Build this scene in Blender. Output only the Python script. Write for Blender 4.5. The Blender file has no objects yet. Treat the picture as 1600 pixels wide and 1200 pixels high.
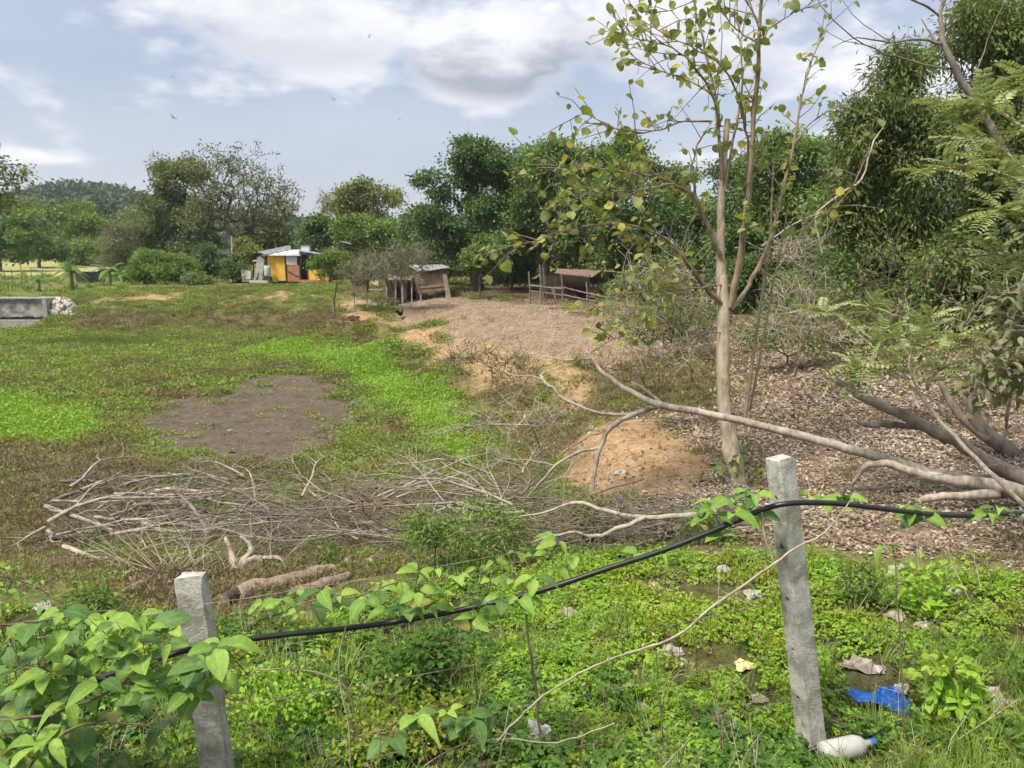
import bpy, math, random
import numpy as np
from mathutils import Vector, Matrix, Euler
rng = np.random.default_rng(11); random.seed(11)
SC = bpy.context.scene; COL = SC.collection
R = math.radians
# ------------------------------------------------------------------ camera
CAM = np.array([0.0, 0.0, 4.2]); F = 1200.0; PITCH = R(9.46)
cp, sp = math.cos(PITCH), math.sin(PITCH)
cd = bpy.data.cameras.new('camera'); cam = bpy.data.objects.new('camera', cd); COL.objects.link(cam)
cam.location = CAM; cam.rotation_euler = (R(90) - PITCH, 0, 0)
cd.sensor_width = 36.0; cd.lens = 27.0; cd.clip_start = 0.05; cd.clip_end = 6000
SC.camera = cam
# ------------------------------------------------------------------ world, sun, exposure
SUN_EL, SUN_AZ = R(58), R(-130)          # azimuth measured from +Y towards +X
W = bpy.data.worlds.new('World'); SC.world = W; W.use_nodes = True
nt = W.node_tree; N = nt.nodes; L = nt.links; N.clear()
def wn(t, **k):
    n = N.new(t)
    for a, b in k.items(): setattr(n, a, b)
    return n
def wm(op, a, b=None, c=None):
    n = wn('ShaderNodeMath', operation=op)
    for i, v in enumerate((a, b, c)):
        if v is None: continue
        if isinstance(v, (int, float)): n.inputs[i].default_value = v
        else: L.new(v, n.inputs[i])
    return n.outputs[0]
def wmix(f, a, b):
    n = wn('ShaderNodeMix', data_type='RGBA')
    for s, v in ((0, f), (6, a), (7, b)):
        if isinstance(v, (int, float)): n.inputs[s].default_value = v
        elif isinstance(v, tuple): n.inputs[s].default_value = (*v, 1)
        else: L.new(v, n.inputs[s])
    return n.outputs[2]
def wramp(x, lo, hi):
    n = wn('ShaderNodeMapRange', interpolation_type='SMOOTHSTEP'); L.new(x, n.inputs[0])
    n.inputs[1].default_value = lo; n.inputs[2].default_value = hi; return n.outputs[0]
sky = wn('ShaderNodeTexSky', sky_type='NISHITA'); sky.sun_disc = False
sky.sun_elevation = SUN_EL; sky.sun_rotation = SUN_AZ; sky.air_density = 1.0; sky.dust_density = 2.5; sky.ozone_density = 1.0
tc = wn('ShaderNodeTexCoord'); sx = wn('ShaderNodeSeparateXYZ'); L.new(tc.outputs['Generated'], sx.inputs[0])
dx, dy, dz = sx.outputs
az = wm('ARCTAN2', dx, dy); el = wm('ARCSINE', dz)
# cloud layer: billowing noise over the whole dome, flattened towards the horizon
def cnoise(sa, se, oa, oe, detail, rough, dist=0.0):
    cx = wn('ShaderNodeCombineXYZ')
    L.new(wm('MULTIPLY_ADD', dx, sa, oa), cx.inputs[0]); L.new(wm('MULTIPLY_ADD', dy, sa, oa * .37), cx.inputs[1])
    L.new(wm('MULTIPLY_ADD', dz, se, oe), cx.inputs[2])
    n = wn('ShaderNodeTexNoise'); n.inputs['Scale'].default_value = 1.0; n.inputs['Detail'].default_value = detail
    n.inputs['Roughness'].default_value = rough; n.inputs['Distortion'].default_value = dist
    L.new(cx.outputs[0], n.inputs['Vector']); return n.outputs[0]
SKY_K = 0.055
n1 = cnoise(3.2, 7.5, 1.7, 0.6, 4, .55, .0)
n2 = cnoise(7.5, 17, 5.2, 2.1, 4, .6, .0)
thin = cnoise(2.0, 9.0, 9.2, 4.3, 3, .5, .0)
def blob(u, v, ru, rv):                     # a cumulus bank seen in that direction
    b = (600 - v) / F; a = (u - 800) / F
    d = np.array([a, cp + b * sp, -sp + b * cp]); d /= np.linalg.norm(d)
    a0, e0 = math.atan2(d[0], d[1]), math.asin(d[2])
    x = wm('DIVIDE', wm('SUBTRACT', az, a0), ru / F); y = wm('DIVIDE', wm('SUBTRACT', el, e0), rv / F)
    r2 = wm('ADD', wm('MULTIPLY', x, x), wm('MULTIPLY', y, y))
    return wm('EXPONENT', wm('MULTIPLY', r2, -1.0)), y
b1, y1 = blob(450, 10, 200, 85); b2, y2 = blob(790, 70, 170, 75); b3, y3 = blob(1060, 20, 200, 120); b4, y4 = blob(85, 246, 45, 12)
b5, y5 = blob(1250, 120, 260, 120)
bl = wm('MAXIMUM', wm('MAXIMUM', b1, b2), wm('MAXIMUM', b3, wm('MULTIPLY', b4, .30)))
bl = wm('MAXIMUM', bl, wm('MULTIPLY', b5, .45))
dens = wm('ADD', wm('MULTIPLY', bl, 0.62), wm('MULTIPLY', wm('SUBTRACT', wm('ADD', wm('MULTIPLY', n1, .5), wm('MULTIPLY', n2, .5)), .5), 2.1))
hi_cover = wm('MULTIPLY', wramp(el, .30, .75), .42)     # the cloud deck goes on overhead
dens = wm('ADD', dens, hi_cover)
cover = wramp(dens, .14, .42)
def under(b, y): return wm('MULTIPLY', wramp(b, .12, .55), wramp(wm('MULTIPLY_ADD', wm('SUBTRACT', n2, .5), 2.6, y), .45, -.55))
belly = wm('MAXIMUM', wm('MULTIPLY', under(b1, y1), .45), wm('MAXIMUM', under(b2, y2), wm('MULTIPLY', under(b3, y3), .5)))
belly = wm('MAXIMUM', wm('MULTIPLY', belly, wramp(dens, .12, .40)), wm('MULTIPLY', wramp(dens, .40, .75), wm('MULTIPLY', wramp(n1, .40, .62), .6)))
veil = wm('MULTIPLY_ADD', wramp(thin, .30, .70), .36, .58)
skyc = wn('ShaderNodeVectorMath', operation='SCALE'); L.new(sky.outputs[0], skyc.inputs[0]); skyc.inputs['Scale'].default_value = SKY_K
veilc = wmix(wramp(el, 0.0, .30), (0.266, 0.284, 0.318), (0.222, 0.250, 0.312))
base = wmix(veil, skyc.outputs[0], veilc)
cloudc = wmix(belly, (0.41, 0.412, 0.42), (0.165, 0.176, 0.205))
fin = wmix(wm('MULTIPLY', cover, .90), base, cloudc)
bg = wn('ShaderNodeBackground'); L.new(fin, bg.inputs[0]); bg.inputs[1].default_value = 0.66
W.cycles.sampling_method = 'MANUAL'; W.cycles.sample_map_resolution = 256
wo = wn('ShaderNodeOutputWorld'); L.new(bg.outputs[0], wo.inputs[0])
sd = bpy.data.lights.new('sun', 'SUN'); sun = bpy.data.objects.new('sun', sd); COL.objects.link(sun)
sd.energy = 1.5; sd.angle = R(13); sd.color = (1.0, .93, .82)
sdir = Vector((math.sin(SUN_AZ) * math.cos(SUN_EL), math.cos(SUN_AZ) * math.cos(SUN_EL), math.sin(SUN_EL)))
sun.rotation_euler = sdir.to_track_quat('Z', 'Y').to_euler(); sun.location = (-30, -20, 60)
vs = SC.view_settings; vs.view_transform = 'Standard'; vs.look = 'None'; vs.gamma = 1.0; vs.use_curve_mapping = False
vs.exposure = 2.0
cy = SC.cycles; cy.max_bounces = 6; cy.diffuse_bounces = 2; cy.glossy_bounces = 2; cy.transmission_bounces = 3; cy.transparent_max_bounces = 6
cy.use_adaptive_sampling = True; cy.adaptive_threshold = .03; cy.use_denoising = True; cy.caustics_reflective = False; cy.caustics_refractive = False
SC.render.use_persistent_data = False
# ------------------------------------------------------------------ pixel helpers (photo 1600x1200)
def ray(u, v):
    a = (np.asarray(u, float) - 800) / F; b = (600 - np.asarray(v, float)) / F
    return np.stack([a + 0 * b, cp + b * sp + 0 * a, -sp + b * cp + 0 * a], -1)
def at(u, v, d):
    r = ray(u, v); return CAM + r * (np.asarray(d, float) / r[..., 1])[..., None]
def atz(u, v, z):
    r = ray(u, v); return CAM + r * ((z - CAM[2]) / r[..., 2])[..., None]
def proj(p):
    q = np.asarray(p, float) - CAM
    f = q[..., 1] * cp - q[..., 2] * sp; up = q[..., 1] * sp + q[..., 2] * cp
    f = np.where(np.abs(f) < 1e-6, 1e-6, f)
    return 800 + F * q[..., 0] / f, 600 - F * up / f, f
# ------------------------------------------------------------------ value noise
_perm = np.random.default_rng(3).random((256, 256))
def vnoise(x, y, s=1.0):
    x = np.asarray(x) * s + 1000.3; y = np.asarray(y) * s + 1000.7
    i = np.floor(x).astype(int); j = np.floor(y).astype(int); fx = x - i; fy = y - j
    fx = fx * fx * (3 - 2 * fx); fy = fy * fy * (3 - 2 * fy)
    g = lambda a, b: _perm[a & 255, b & 255]
    return (g(i, j) * (1 - fx) + g(i + 1, j) * fx) * (1 - fy) + (g(i, j + 1) * (1 - fx) + g(i + 1, j + 1) * fx) * fy
def fbm(x, y, s, o=4):
    r = 0; a = .5; t = 0
    for k in range(o):
        r = r + a * vnoise(x + 17.3 * k, y - 9.1 * k, s * 2 ** k); t += a; a *= .5
    return r / t
def sstep(x, a, b):
    t = np.clip((x - a) / (b - a), 0, 1); return t * t * (3 - 2 * t)
# ------------------------------------------------------------------ terrain: heights known at points of the place
PIX = [ # u, v, z
 (400,650,0),(250,650,0),(560,650,.03),(300,600,.03),(450,590,.05),(500,720,0),(300,730,0),(150,700,0),(0,700,.05),(0,600,.12),(150,560,.18),
 (400,550,.2),(560,580,.15),(650,640,.08),(700,700,.08),(650,740,.08),(450,770,.05),(250,790,.05),(100,800,.1),(0,800,.15),(450,820,.15),(600,800,.2),
 (120,512,.4),(250,508,.4),(400,508,.4),(500,515,.45),(0,515,.3),
 (150,455,2.0),(300,450,2.1),(450,447,2.15),(520,453,2.1),(250,478,1.3),(400,480,1.3),(200,480,1.25),
 (600,545,.3),(680,580,.28),(760,610,.28),(850,650,.5),(880,695,.6),(850,745,.6),(780,790,.6),
 (540,490,1.5),(640,520,1.3),(760,550,1.32),(850,590,1.3),(930,640,1.25),(890,720,1.0),(900,760,1.1),
 (1020,672,1.56),(1000,700,1.50),(980,740,1.42),(1060,650,1.46),(950,670,1.45),(1090,720,1.55),(1010,655,1.45),
 (650,475,1.8),(800,480,1.9),(800,520,1.6),(900,480,2.0),(950,540,1.6),(1050,560,1.7),(700,500,1.6),(680,465,1.9),(900,465,2.1),(1050,490,2.1),
 (1250,570,1.9),(1400,600,2.0),(1550,620,2.0),(1300,690,1.7),(1500,720,1.7),(1150,750,1.5),(1300,820,1.55),(1550,850,1.6),(1180,640,1.7),
 (1270,1190,1.40),(1400,1190,1.50),(1150,1190,1.42),(1000,1000,1.45),(1500,1000,1.6),(1000,880,1.35),(800,880,1.15),(600,950,1.1),(600,1100,1.25),(400,905,.95),(300,925,.85),(800,1050,1.35),
 (200,840,.12),(200,905,.85),(330,850,.2),(500,880,.75),(100,950,1.0),(200,1100,1.2),(0,1000,1.0),(0,1190,1.2),(1550,1150,1.7),(800,1190,1.5),(700,840,.7),(1000,820,1.25),
 (0,870,.3),(0,920,.85),(100,860,.2),(100,905,.8)]
XYZ = [(0,1,2.45),(5,1,2.55),(-5,1,2.4),(0,-3,2.6),(-6,-3,2.6),(6,-3,2.6),(-60,75,2.5),(0,75,2.4),(60,75,2.6),(60,30,2.5),(-60,30,1.6),(-42,48,1.9),(-32,20,.9),(-20,5,1.4),(20,5,2.0),
 (40,15,2.4),(25,40,2.4),(-25,70,2.3),(-18,58,2.25),(-8,60,2.25),(5,58,2.25),(15,50,2.3),(0,-15,2.6),(-35,52,2.0),(-30,57,2.1)]
_pp = np.array([atz(u, v, z) for u, v, z in PIX] + [np.array(p, float) for p in XYZ])
_C = 0.7
def _phi(r2): return np.sqrt(r2 + _C * _C)
_d2 = ((_pp[:, None, :2] - _pp[None, :, :2]) ** 2).sum(-1)
_n = len(_pp); _A = np.zeros((_n + 1, _n + 1)); _A[:_n, :_n] = -_phi(_d2) + np.eye(_n) * .03; _A[:_n, _n] = 1; _A[_n, :_n] = 1
_w = np.linalg.solve(_A, np.r_[_pp[:, 2], 0])
WALL_Y = 44.0                                   # the sluice wall stands here; the pond floor is dug down in front of it
WALL_X1 = float(at(75, 490, WALL_Y)[0])
def hgt(x, y):
    x = np.asarray(x, float); y = np.asarray(y, float); sh = np.broadcast(x, y).shape
    X = np.broadcast_to(x, sh).ravel(); Y = np.broadcast_to(y, sh).ravel(); out = np.empty(X.size)
    for s in range(0, X.size, 60000):
        a = X[s:s + 60000]; b = Y[s:s + 60000]
        d2 = (np.clip(a, -75, 75)[:, None] - _pp[None, :, 0]) ** 2 + (np.clip(b, -20, 85)[:, None] - _pp[None, :, 1]) ** 2
        out[s:s + 60000] = -_phi(d2) @ _w[:_n] + _w[_n]
    z = out
    far = sstep(Y, 62, 95); zf = 2.35 + .9 * sstep(Y, 62, 120) + 14 * sstep(Y, 160, 900)
    z = z * (1 - far) + zf * far
    inwall = sstep(X, WALL_X1 + .6, WALL_X1 - .2) 
    front = sstep(Y, WALL_Y - 9, WALL_Y - 4) * (Y < WALL_Y + .55)
    z = z * (1 - inwall * front) + .05 * inwall * front
    back = sstep(Y, WALL_Y + 6, WALL_Y + .5) * (Y >= WALL_Y + .55)
    z = z * (1 - inwall * back) + 1.72 * inwall * back
    r = np.hypot(X, Y); amp = np.clip(r / 25, .35, 1.3)
    z = z + (fbm(X, Y, 1.1, 3) - .5) * .11 * amp + (fbm(X, Y, .35, 2) - .5) * .16 * np.clip(amp - .3, 0, 1)
    z = z + (vnoise(X, Y, 5.5) - .5) * .035
    return z.reshape(sh)
def hz(x, y): return float(hgt(np.array([x]), np.array([y]))[0])
_ds = np.geomspace(2.2, 400, 900)
def gnd(u, v):                                  # where the line of sight through a photo pixel meets the ground
    r = ray(u, v); P = CAM + r[None] * (_ds / r[1])[:, None]
    dlt = P[:, 2] - hgt(P[:, 0], P[:, 1]); k = np.argmax(dlt < 0)
    if dlt[k] >= 0: k = len(_ds) - 1
    a, b = max(k - 1, 0), k
    t = dlt[a] / (dlt[a] - dlt[b] + 1e-9); t = min(max(t, 0), 1)
    p = P[a] * (1 - t) + P[b] * t; return p
# ------------------------------------------------------------------ mesh helpers
def mesh(name, V, Fs, mat=None, smooth=False, uv=None):
    me = bpy.data.meshes.new(name); V = np.asarray(V, np.float32).reshape(-1, 3)
    if isinstance(Fs, np.ndarray):
        nf, k = Fs.shape; loops = Fs.ravel(); tot = np.full(nf, k, np.int32)
    else:
        loops = np.array([i for f in Fs for i in f], np.int32); tot = np.array([len(f) for f in Fs], np.int32); nf = len(Fs)
    me.vertices.add(len(V)); me.vertices.foreach_set('co', V.ravel())
    me.loops.add(len(loops)); me.loops.foreach_set('vertex_index', loops.astype(np.int32))
    me.polygons.add(nf); st = np.zeros(nf, np.int32)
    if nf > 1: st[1:] = np.cumsum(tot)[:-1]
    me.polygons.foreach_set('loop_start', st); me.polygons.foreach_set('loop_total', tot)
    if smooth: me.polygons.foreach_set('use_smooth', np.ones(nf, bool))
    if uv is not None:
        l = me.uv_layers.new(name='uv'); l.data.foreach_set('uv', np.asarray(uv, np.float32)[loops].ravel())
    me.update(calc_edges=True)
    if not smooth: me.shade_flat()
    if mat: me.materials.append(mat)
    return me
def link(name, me, parent=None, loc=None, rot=None, scl=None):
    o = bpy.data.objects.new(name, me); COL.objects.link(o)
    if loc is not None: o.location = tuple(float(c) for c in loc)
    if rot is not None: o.rotation_euler = rot
    if scl is not None: o.scale = scl if hasattr(scl, '__len__') else (scl,) * 3
    if parent is not None: o.parent = parent
    return o
def tag(o, label=None, cat=None, group=None, kind=None):
    if label: o['label'] = label
    if cat: o['category'] = cat
    if group: o['group'] = group
    if kind: o['kind'] = kind
    return o
def thing(name, label, cat, loc, group=None):
    return tag(link(name, None, None, loc), label, cat, group)
class MB:
    """collects world-space shapes; build() makes ONE mesh object"""
    def __init__(s): s.V = []; s.F = []; s.n = 0
    def add(s, V, Fs):
        V = np.asarray(V, float).reshape(-1, 3); s.V.append(V)
        s.F += [tuple(int(i) + s.n for i in f) for f in Fs]; s.n += len(V); return s
    def box(s, c, size, rot=None, jit=0.0):
        h = np.array(size) / 2; v = np.array([(a, b, d) for a in (-1, 1) for b in (-1, 1) for d in (-1, 1)]) * h
        if jit: v = v + rng.uniform(-jit, jit, v.shape)
        if rot is not None: v = v @ np.array(Euler(rot).to_matrix()).T
        return s.add(v + np.asarray(c), [(0,1,3,2),(4,6,7,5),(0,4,5,1),(2,3,7,6),(0,2,6,4),(1,5,7,3)])
    def tube(s, pts, rad, n=6, cap=True):
        V, Fq, caps = tube(pts, rad, n); s.add(V, Fq)
        if cap: s.F += [tuple(i + s.n - len(V) for i in c) for c in caps]
        return s
    def arr(s): return np.concatenate(s.V) if s.V else np.zeros((0, 3))
    def build(s, name, mat, parent=None, smooth=False, origin=None):
        V = s.arr()
        if parent is not None: o0 = np.array(parent.matrix_basis.translation) if origin is None else np.asarray(origin); me = mesh(name, V - o0, s.F, mat, smooth); return link(name, me, parent)
        o0 = np.array([V[:, 0].mean(), V[:, 1].mean(), V[:, 2].min()]) if origin is None else np.asarray(origin)
        return link(name, mesh(name, V - o0, s.F, mat, smooth), None, o0)
def tube(pts, rad, n=6):
    P = np.asarray(pts, float); m = len(P); rad = np.broadcast_to(np.asarray(rad, float), (m,))
    T = np.gradient(P, axis=0); T /= np.linalg.norm(T, axis=1)[:, None] + 1e-9
    up = np.array([0, 0, 1.]) if abs(T[0, 2]) < .9 else np.array([1., 0, 0])
    A = np.zeros_like(P); 
    a = np.cross(T[0], up); a /= np.linalg.norm(a)
    for i in range(m):
        a = a - T[i] * a.dot(T[i]); a /= np.linalg.norm(a) + 1e-9; A[i] = a
    B = np.cross(T, A); th = np.arange(n) * 2 * math.pi / n
    V = (P[:, None] + rad[:, None, None] * (np.cos(th)[None, :, None] * A[:, None] + np.sin(th)[None, :, None] * B[:, None])).reshape(-1, 3)
    i = np.arange(m - 1)[:, None] * n; j = np.arange(n)[None]; k = (j + 1) % n
    Fq = np.stack([i + j, i + k, i + n + k, i + n + j], -1).reshape(-1, 4)
    return V, Fq, [tuple(range(n))[::-1], tuple(range((m - 1) * n, m * n))]
def smoothline(pts, k=4, wob=0.0):
    """Catmull-Rom through points (rows may carry a radius column)"""
    P = np.asarray(pts, float); Q = np.vstack([2 * P[0] - P[1], P, 2 * P[-1] - P[-2]]); out = []
    for i in range(1, len(Q) - 2):
        for t in np.arange(k) / k:
            a, b, c, d = Q[i - 1], Q[i], Q[i + 1], Q[i + 2]
            out.append(.5 * (2 * b + (c - a) * t + (2 * a - 5 * b + 4 * c - d) * t * t + (3 * b - a - 3 * c + d) * t ** 3))
    out.append(P[-1]); out = np.array(out)
    if wob: out[1:-1, :3] += rng.normal(0, wob, (len(out) - 2, 3))
    return out
# ------------------------------------------------------------------ materials
MATS = {}
class MN:
    def __init__(s, name):
        s.m = bpy.data.materials.new(name); s.m.use_nodes = True; s.t = s.m.node_tree; s.t.nodes.clear(); MATS[name] = s.m
    def n(s, t, **k):
        x = s.t.nodes.new(t)
        for a, b in k.items(): setattr(x, a, b)
        return x
    def put(s, sock, v):
        if v is None: return
        if isinstance(v, bpy.types.NodeSocket): s.t.links.new(v, sock)
        elif isinstance(v, tuple): sock.default_value = (*v, 1) if len(v) == 3 and len(sock.default_value) == 4 else v
        else: sock.default_value = v
    def math(s, op, a, b=None):
        x = s.n('ShaderNodeMath', operation=op); s.put(x.inputs[0], a); s.put(x.inputs[1], b); return x.outputs[0]
    def mix(s, f, a, b, mode='MIX'):
        x = s.n('ShaderNodeMix', data_type='RGBA', blend_type=mode); s.put(x.inputs[0], f); s.put(x.inputs[6], a); s.put(x.inputs[7], b); return x.outputs[2]
    def noise(s, scale, detail=4, rough=.55, coord='pos', vec=None, dist=0.):
        x = s.n('ShaderNodeTexNoise'); x.inputs['Scale'].default_value = scale; x.inputs['Detail'].default_value = detail; x.inputs['Roughness'].default_value = rough; x.inputs['Distortion'].default_value = dist
        if vec is None:
            vec = s.n('ShaderNodeNewGeometry').outputs['Position'] if coord == 'pos' else s.n('ShaderNodeTexCoord').outputs['Object']
        s.t.links.new(vec, x.inputs['Vector']); return x.outputs[0]
    def rng(s, x, lo, hi, a=0., b=1.):
        y = s.n('ShaderNodeMapRange', interpolation_type='SMOOTHSTEP'); s.put(y.inputs[0], x)
        for i, v in enumerate((lo, hi, a, b)): y.inputs[i + 1].default_value = v
        return y.outputs[0]
    def island(s): return s.n('ShaderNodeNewGeometry').outputs['Random Per Island']
    def objrand(s): return s.n('ShaderNodeObjectInfo').outputs['Random']
    def bump(s, h, strength=.4, dist=.02):
        b = s.n('ShaderNodeBump'); b.inputs['Strength'].default_value = strength; b.inputs['Distance'].default_value = dist; s.put(b.inputs['Height'], h); return b.outputs[0]
    def done(s, color, rough=.8, normal=None, spec=.3, metal=0., transl=0., tcol=None):
        p = s.n('ShaderNodeBsdfPrincipled'); s.put(p.inputs['Base Color'], color); s.put(p.inputs['Roughness'], rough)
        p.inputs['Specular IOR Level'].default_value = spec; p.inputs['Metallic'].default_value = metal
        if normal is not None: s.put(p.inputs['Normal'], normal)
        out = s.n('ShaderNodeOutputMaterial'); sh = p.outputs[0]
        if transl:
            t = s.n('ShaderNodeBsdfTranslucent'); s.put(t.inputs[0], tcol if tcol is not None else color)
            mx = s.n('ShaderNodeMixShader'); mx.inputs[0].default_value = transl
            s.t.links.new(sh, mx.inputs[1]); s.t.links.new(t.outputs[0], mx.inputs[2]); sh = mx.outputs[0]
        s.t.links.new(sh, out.inputs[0]); return s.m
def leafmat(name, c1, c2, c3=None, rare=.06, transl=.3, rough=.55, src='island', patch=.0, spec=.3):
    m = MN(name); r = m.island() if src == 'island' else m.objrand()
    col = m.mix(r, c1, c2)
    if c3 is not None:
        r2 = m.math('FRACT', m.math('MULTIPLY', r, 37.7)); col = m.mix(m.rng(r2, 1 - rare - .01, 1 - rare + .01), col, c3)
    if patch:
        nz = m.noise(patch, 3); col = m.mix(1.0, col, m.mix(m.rng(nz, .3, .7), (.62, .66, .55), (1.25, 1.2, 1.2)), 'MULTIPLY')
    tcol = m.mix(1.0, col, (1.25, 1.3, .7), 'MULTIPLY')
    return m.done(col, rough, None, spec, 0, transl, tcol)
def barkmat(name, c1, c2, scale=14, bump=.5, stretch=True):
    m = MN(name); tcx = m.n('ShaderNodeNewGeometry').outputs['Position']
    mp = m.n('ShaderNodeMapping'); mp.inputs['Scale'].default_value = (1, 1, .3 if stretch else 1); m.t.links.new(tcx, mp.inputs[0])
    n = m.noise(scale, 5, .6, vec=mp.outputs[0]); n2 = m.noise(scale * .22, 3)
    col = m.mix(m.rng(n, .32, .68), c1, c2); col = m.mix(m.rng(n2, .4, .7, 0, .5), col, tuple(x * 1.35 for x in c2))
    return m.done(col, .9, m.bump(n, bump, .02), .15)
# ================================================================== GROUND
def wpoly(pix): return np.array([gnd(u, v)[:2] for u, v in pix])
def sdf(poly, X, Y):                            # >0 inside
    P = np.stack([X, Y], -1); d = np.full(X.shape, 1e9); ins = np.zeros(X.shape, bool); n = len(poly)
    for i in range(n):
        a = poly[i]; b = poly[(i + 1) % n]; e = b - a; w = P - a
        t = np.clip((w @ e) / (e @ e + 1e-12), 0, 1); q = w - t[..., None] * e; d = np.minimum(d, (q ** 2).sum(-1))
        c = ((a[1] <= Y) != (b[1] <= Y)) & (X < (b[0] - a[0]) * (Y - a[1]) / (b[1] - a[1] + 1e-12) + a[0]); ins ^= c
    return np.where(ins, 1, -1) * np.sqrt(d)
ZP = {k: [wpoly(p) for p in v] for k, v in {
 'mud': [[(205,660),(240,634),(330,610),(395,592),(450,586),(505,590),(545,615),(566,645),(556,668),(520,690),(470,715),(420,730),(350,724),(270,705),(225,682)]],
 'moss': [[(330,540),(440,534),(540,530),(600,545),(650,580),(700,615),(745,645),(775,690),(765,735),(725,745),(705,715),(650,680),(600,640),(575,610),(520,580),(430,562),(340,560)],
          [(-60,610),(60,628),(150,640),(175,665),(90,690),(-60,700)]],
 'lime': [[(-60,512),(60,512),(200,522),(300,535),(240,560),(100,575),(-60,590)]],
 'brown': [[(-60,715),(60,705),(150,700),(215,720),(240,750),(225,790),(150,815),(60,860),(-60,870)],
           [(105,500),(200,494),(330,489),(400,500),(480,488),(530,480),(560,500),(600,530),(560,535),(480,520),(420,518),(330,512),(200,510),(120,512)],
           [(700,560),(790,575),(850,620),(900,650),(870,720),(820,740),(800,700),(790,650),(740,610)],[(900,545),(1000,555),(1110,560),(1140,640),(1020,655),(930,640),(890,600)]],
 'sand': [[(868,735),(890,700),(930,672),(970,655),(1040,655),(1085,690),(1115,735),(1080,770),(1010,775),(950,775),(900,760)],
          [(525,470),(560,474),(600,490),(680,516),(760,540),(800,556),(850,572),(880,600),(850,600),(790,572),(740,566),(660,540),(600,516),(560,503),(530,496)],
          [(590,506),(680,533),(760,556),(840,590),(900,630),(880,640),(800,598),(740,578),(660,552),(590,522)],[(840,560),(880,565),(905,600),(930,630),(905,650),(880,620),(850,595)],
          [(165,466),(200,458),(290,460),(300,472),(200,474)],[(395,460),(450,455),(480,466),(400,472)]],
 'chips': [[(520,468),(600,462),(690,462),(800,470),(900,470),(1010,505),(1060,560),(960,580),(880,560),(800,558),(760,545),(680,520),(600,494),(560,476)]],
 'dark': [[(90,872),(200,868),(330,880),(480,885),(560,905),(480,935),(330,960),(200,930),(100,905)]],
 'litter': [[(1000,640),(1120,640),(1180,560),(1300,540),(1700,560),(1760,880),(1600,885),(1450,870),(1300,850),(1180,850),(1050,820),(960,800),(1000,770),(1100,750)]],
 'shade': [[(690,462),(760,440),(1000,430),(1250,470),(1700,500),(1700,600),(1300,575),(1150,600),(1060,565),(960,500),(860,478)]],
 'meadow': [[(-400,436),(-40,428),(60,432),(170,430),(175,415),(100,407),(0,409),(-100,410)]],
 'front': [[(-300,960),(60,960),(330,980),(520,960),(640,900),(830,860),(1000,868),(1200,880),(1400,890),(1700,905),(2300,1250),(1000,1700),(-300,1700)]],
}.items()}
def zone(k, X, Y, soft=None, noise=1.0):
    r = np.hypot(X, Y); s = max(soft, .01) if soft else None
    d = np.max([sdf(p, X, Y) for p in ZP[k]], 0); w = np.clip(r * .03, .12, 1.6)
    d = d + (fbm(X, Y, .7, 4) - .5) * 3.2 * noise * w + (fbm(X, Y, 3.2, 2) - .5) * .9 * noise * w
    return sstep(d, -(s or .6) * w, (s or .6) * w)
def zones(X, Y): return {k: zone(k, X, Y, None, .6 if k == 'sand' else 1.0) for k in ZP}
# polar sheet round the camera, fine where the picture looks
rad = np.r_[0.15, np.geomspace(.5, 3000, 560)]
angf = np.linspace(-R(43), R(43), 470); angb = np.linspace(R(43), R(317), 80)[1:-1]; ang = np.r_[angf, angb]
RR, AA = np.meshgrid(rad, ang, indexing='ij'); GX = RR * np.sin(AA); GY = RR * np.cos(AA)
GZ = hgt(GX, GY); na = len(ang)
ii = np.arange(len(rad) - 1)[:, None] * na; jj = np.arange(na)[None]; kk = (jj + 1) % na
GF = np.stack([ii + jj, ii + na + jj, ii + na + kk, ii + kk], -1).reshape(-1, 4)[:, ::-1]
GV = np.stack([GX, GY, GZ], -1).reshape(-1, 3)
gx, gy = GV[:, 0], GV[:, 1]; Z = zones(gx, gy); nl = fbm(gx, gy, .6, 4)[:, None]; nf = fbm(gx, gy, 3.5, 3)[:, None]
c = lambda *a: np.array(a)[None]
lerp = lambda a, b, t: a * (1 - t) + b * t
col = lerp(c(.13,.135,.045), c(.16,.135,.07), nl)                         # thin turf over soil
col = lerp(col, c(.10,.15,.03), sstep(nf, .45, .6) * .7)
def lay(k, a, b=None, amt=1.0):
    global col
    t = lerp(np.asarray(a)[None], np.asarray(b if b is not None else a)[None], nf); col = lerp(col, t, (Z[k] * amt)[:, None])
lay('moss', (.07,.12,.025), (.12,.18,.03)); lay('lime', (.11,.12,.03), (.16,.19,.035)); lay('brown', (.10,.08,.045), (.15,.125,.065))
lay('mud', (.090,.075,.056), (.130,.108,.082)); lay('meadow', (.27,.28,.11), (.36,.35,.17))
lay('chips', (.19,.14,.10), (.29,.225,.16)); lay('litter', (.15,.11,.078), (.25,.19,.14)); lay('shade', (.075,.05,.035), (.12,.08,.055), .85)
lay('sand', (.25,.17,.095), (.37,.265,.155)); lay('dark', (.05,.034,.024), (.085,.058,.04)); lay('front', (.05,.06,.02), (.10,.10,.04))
m = MN('ground_soil'); at_ = m.n('ShaderNodeAttribute', attribute_name='soil'); n1_ = m.noise(9, 6, .65); n2_ = m.noise(55, 4, .6); n3_ = m.noise(1.6, 4)
cc = m.mix(1.0, at_.outputs['Color'], m.mix(m.rng(n1_, .25, .75), (.62,.60,.58), (1.38,1.38,1.36)), 'MULTIPLY')
cc = m.mix(1.0, cc, m.mix(m.rng(n2_, .3, .7), (.72,.72,.72), (1.3,1.28,1.25)), 'MULTIPLY')
cc = m.mix(1.0, cc, m.mix(m.rng(n3_, .35, .65), (.85,.86,.84), (1.12,1.1,1.08)), 'MULTIPLY')
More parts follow.
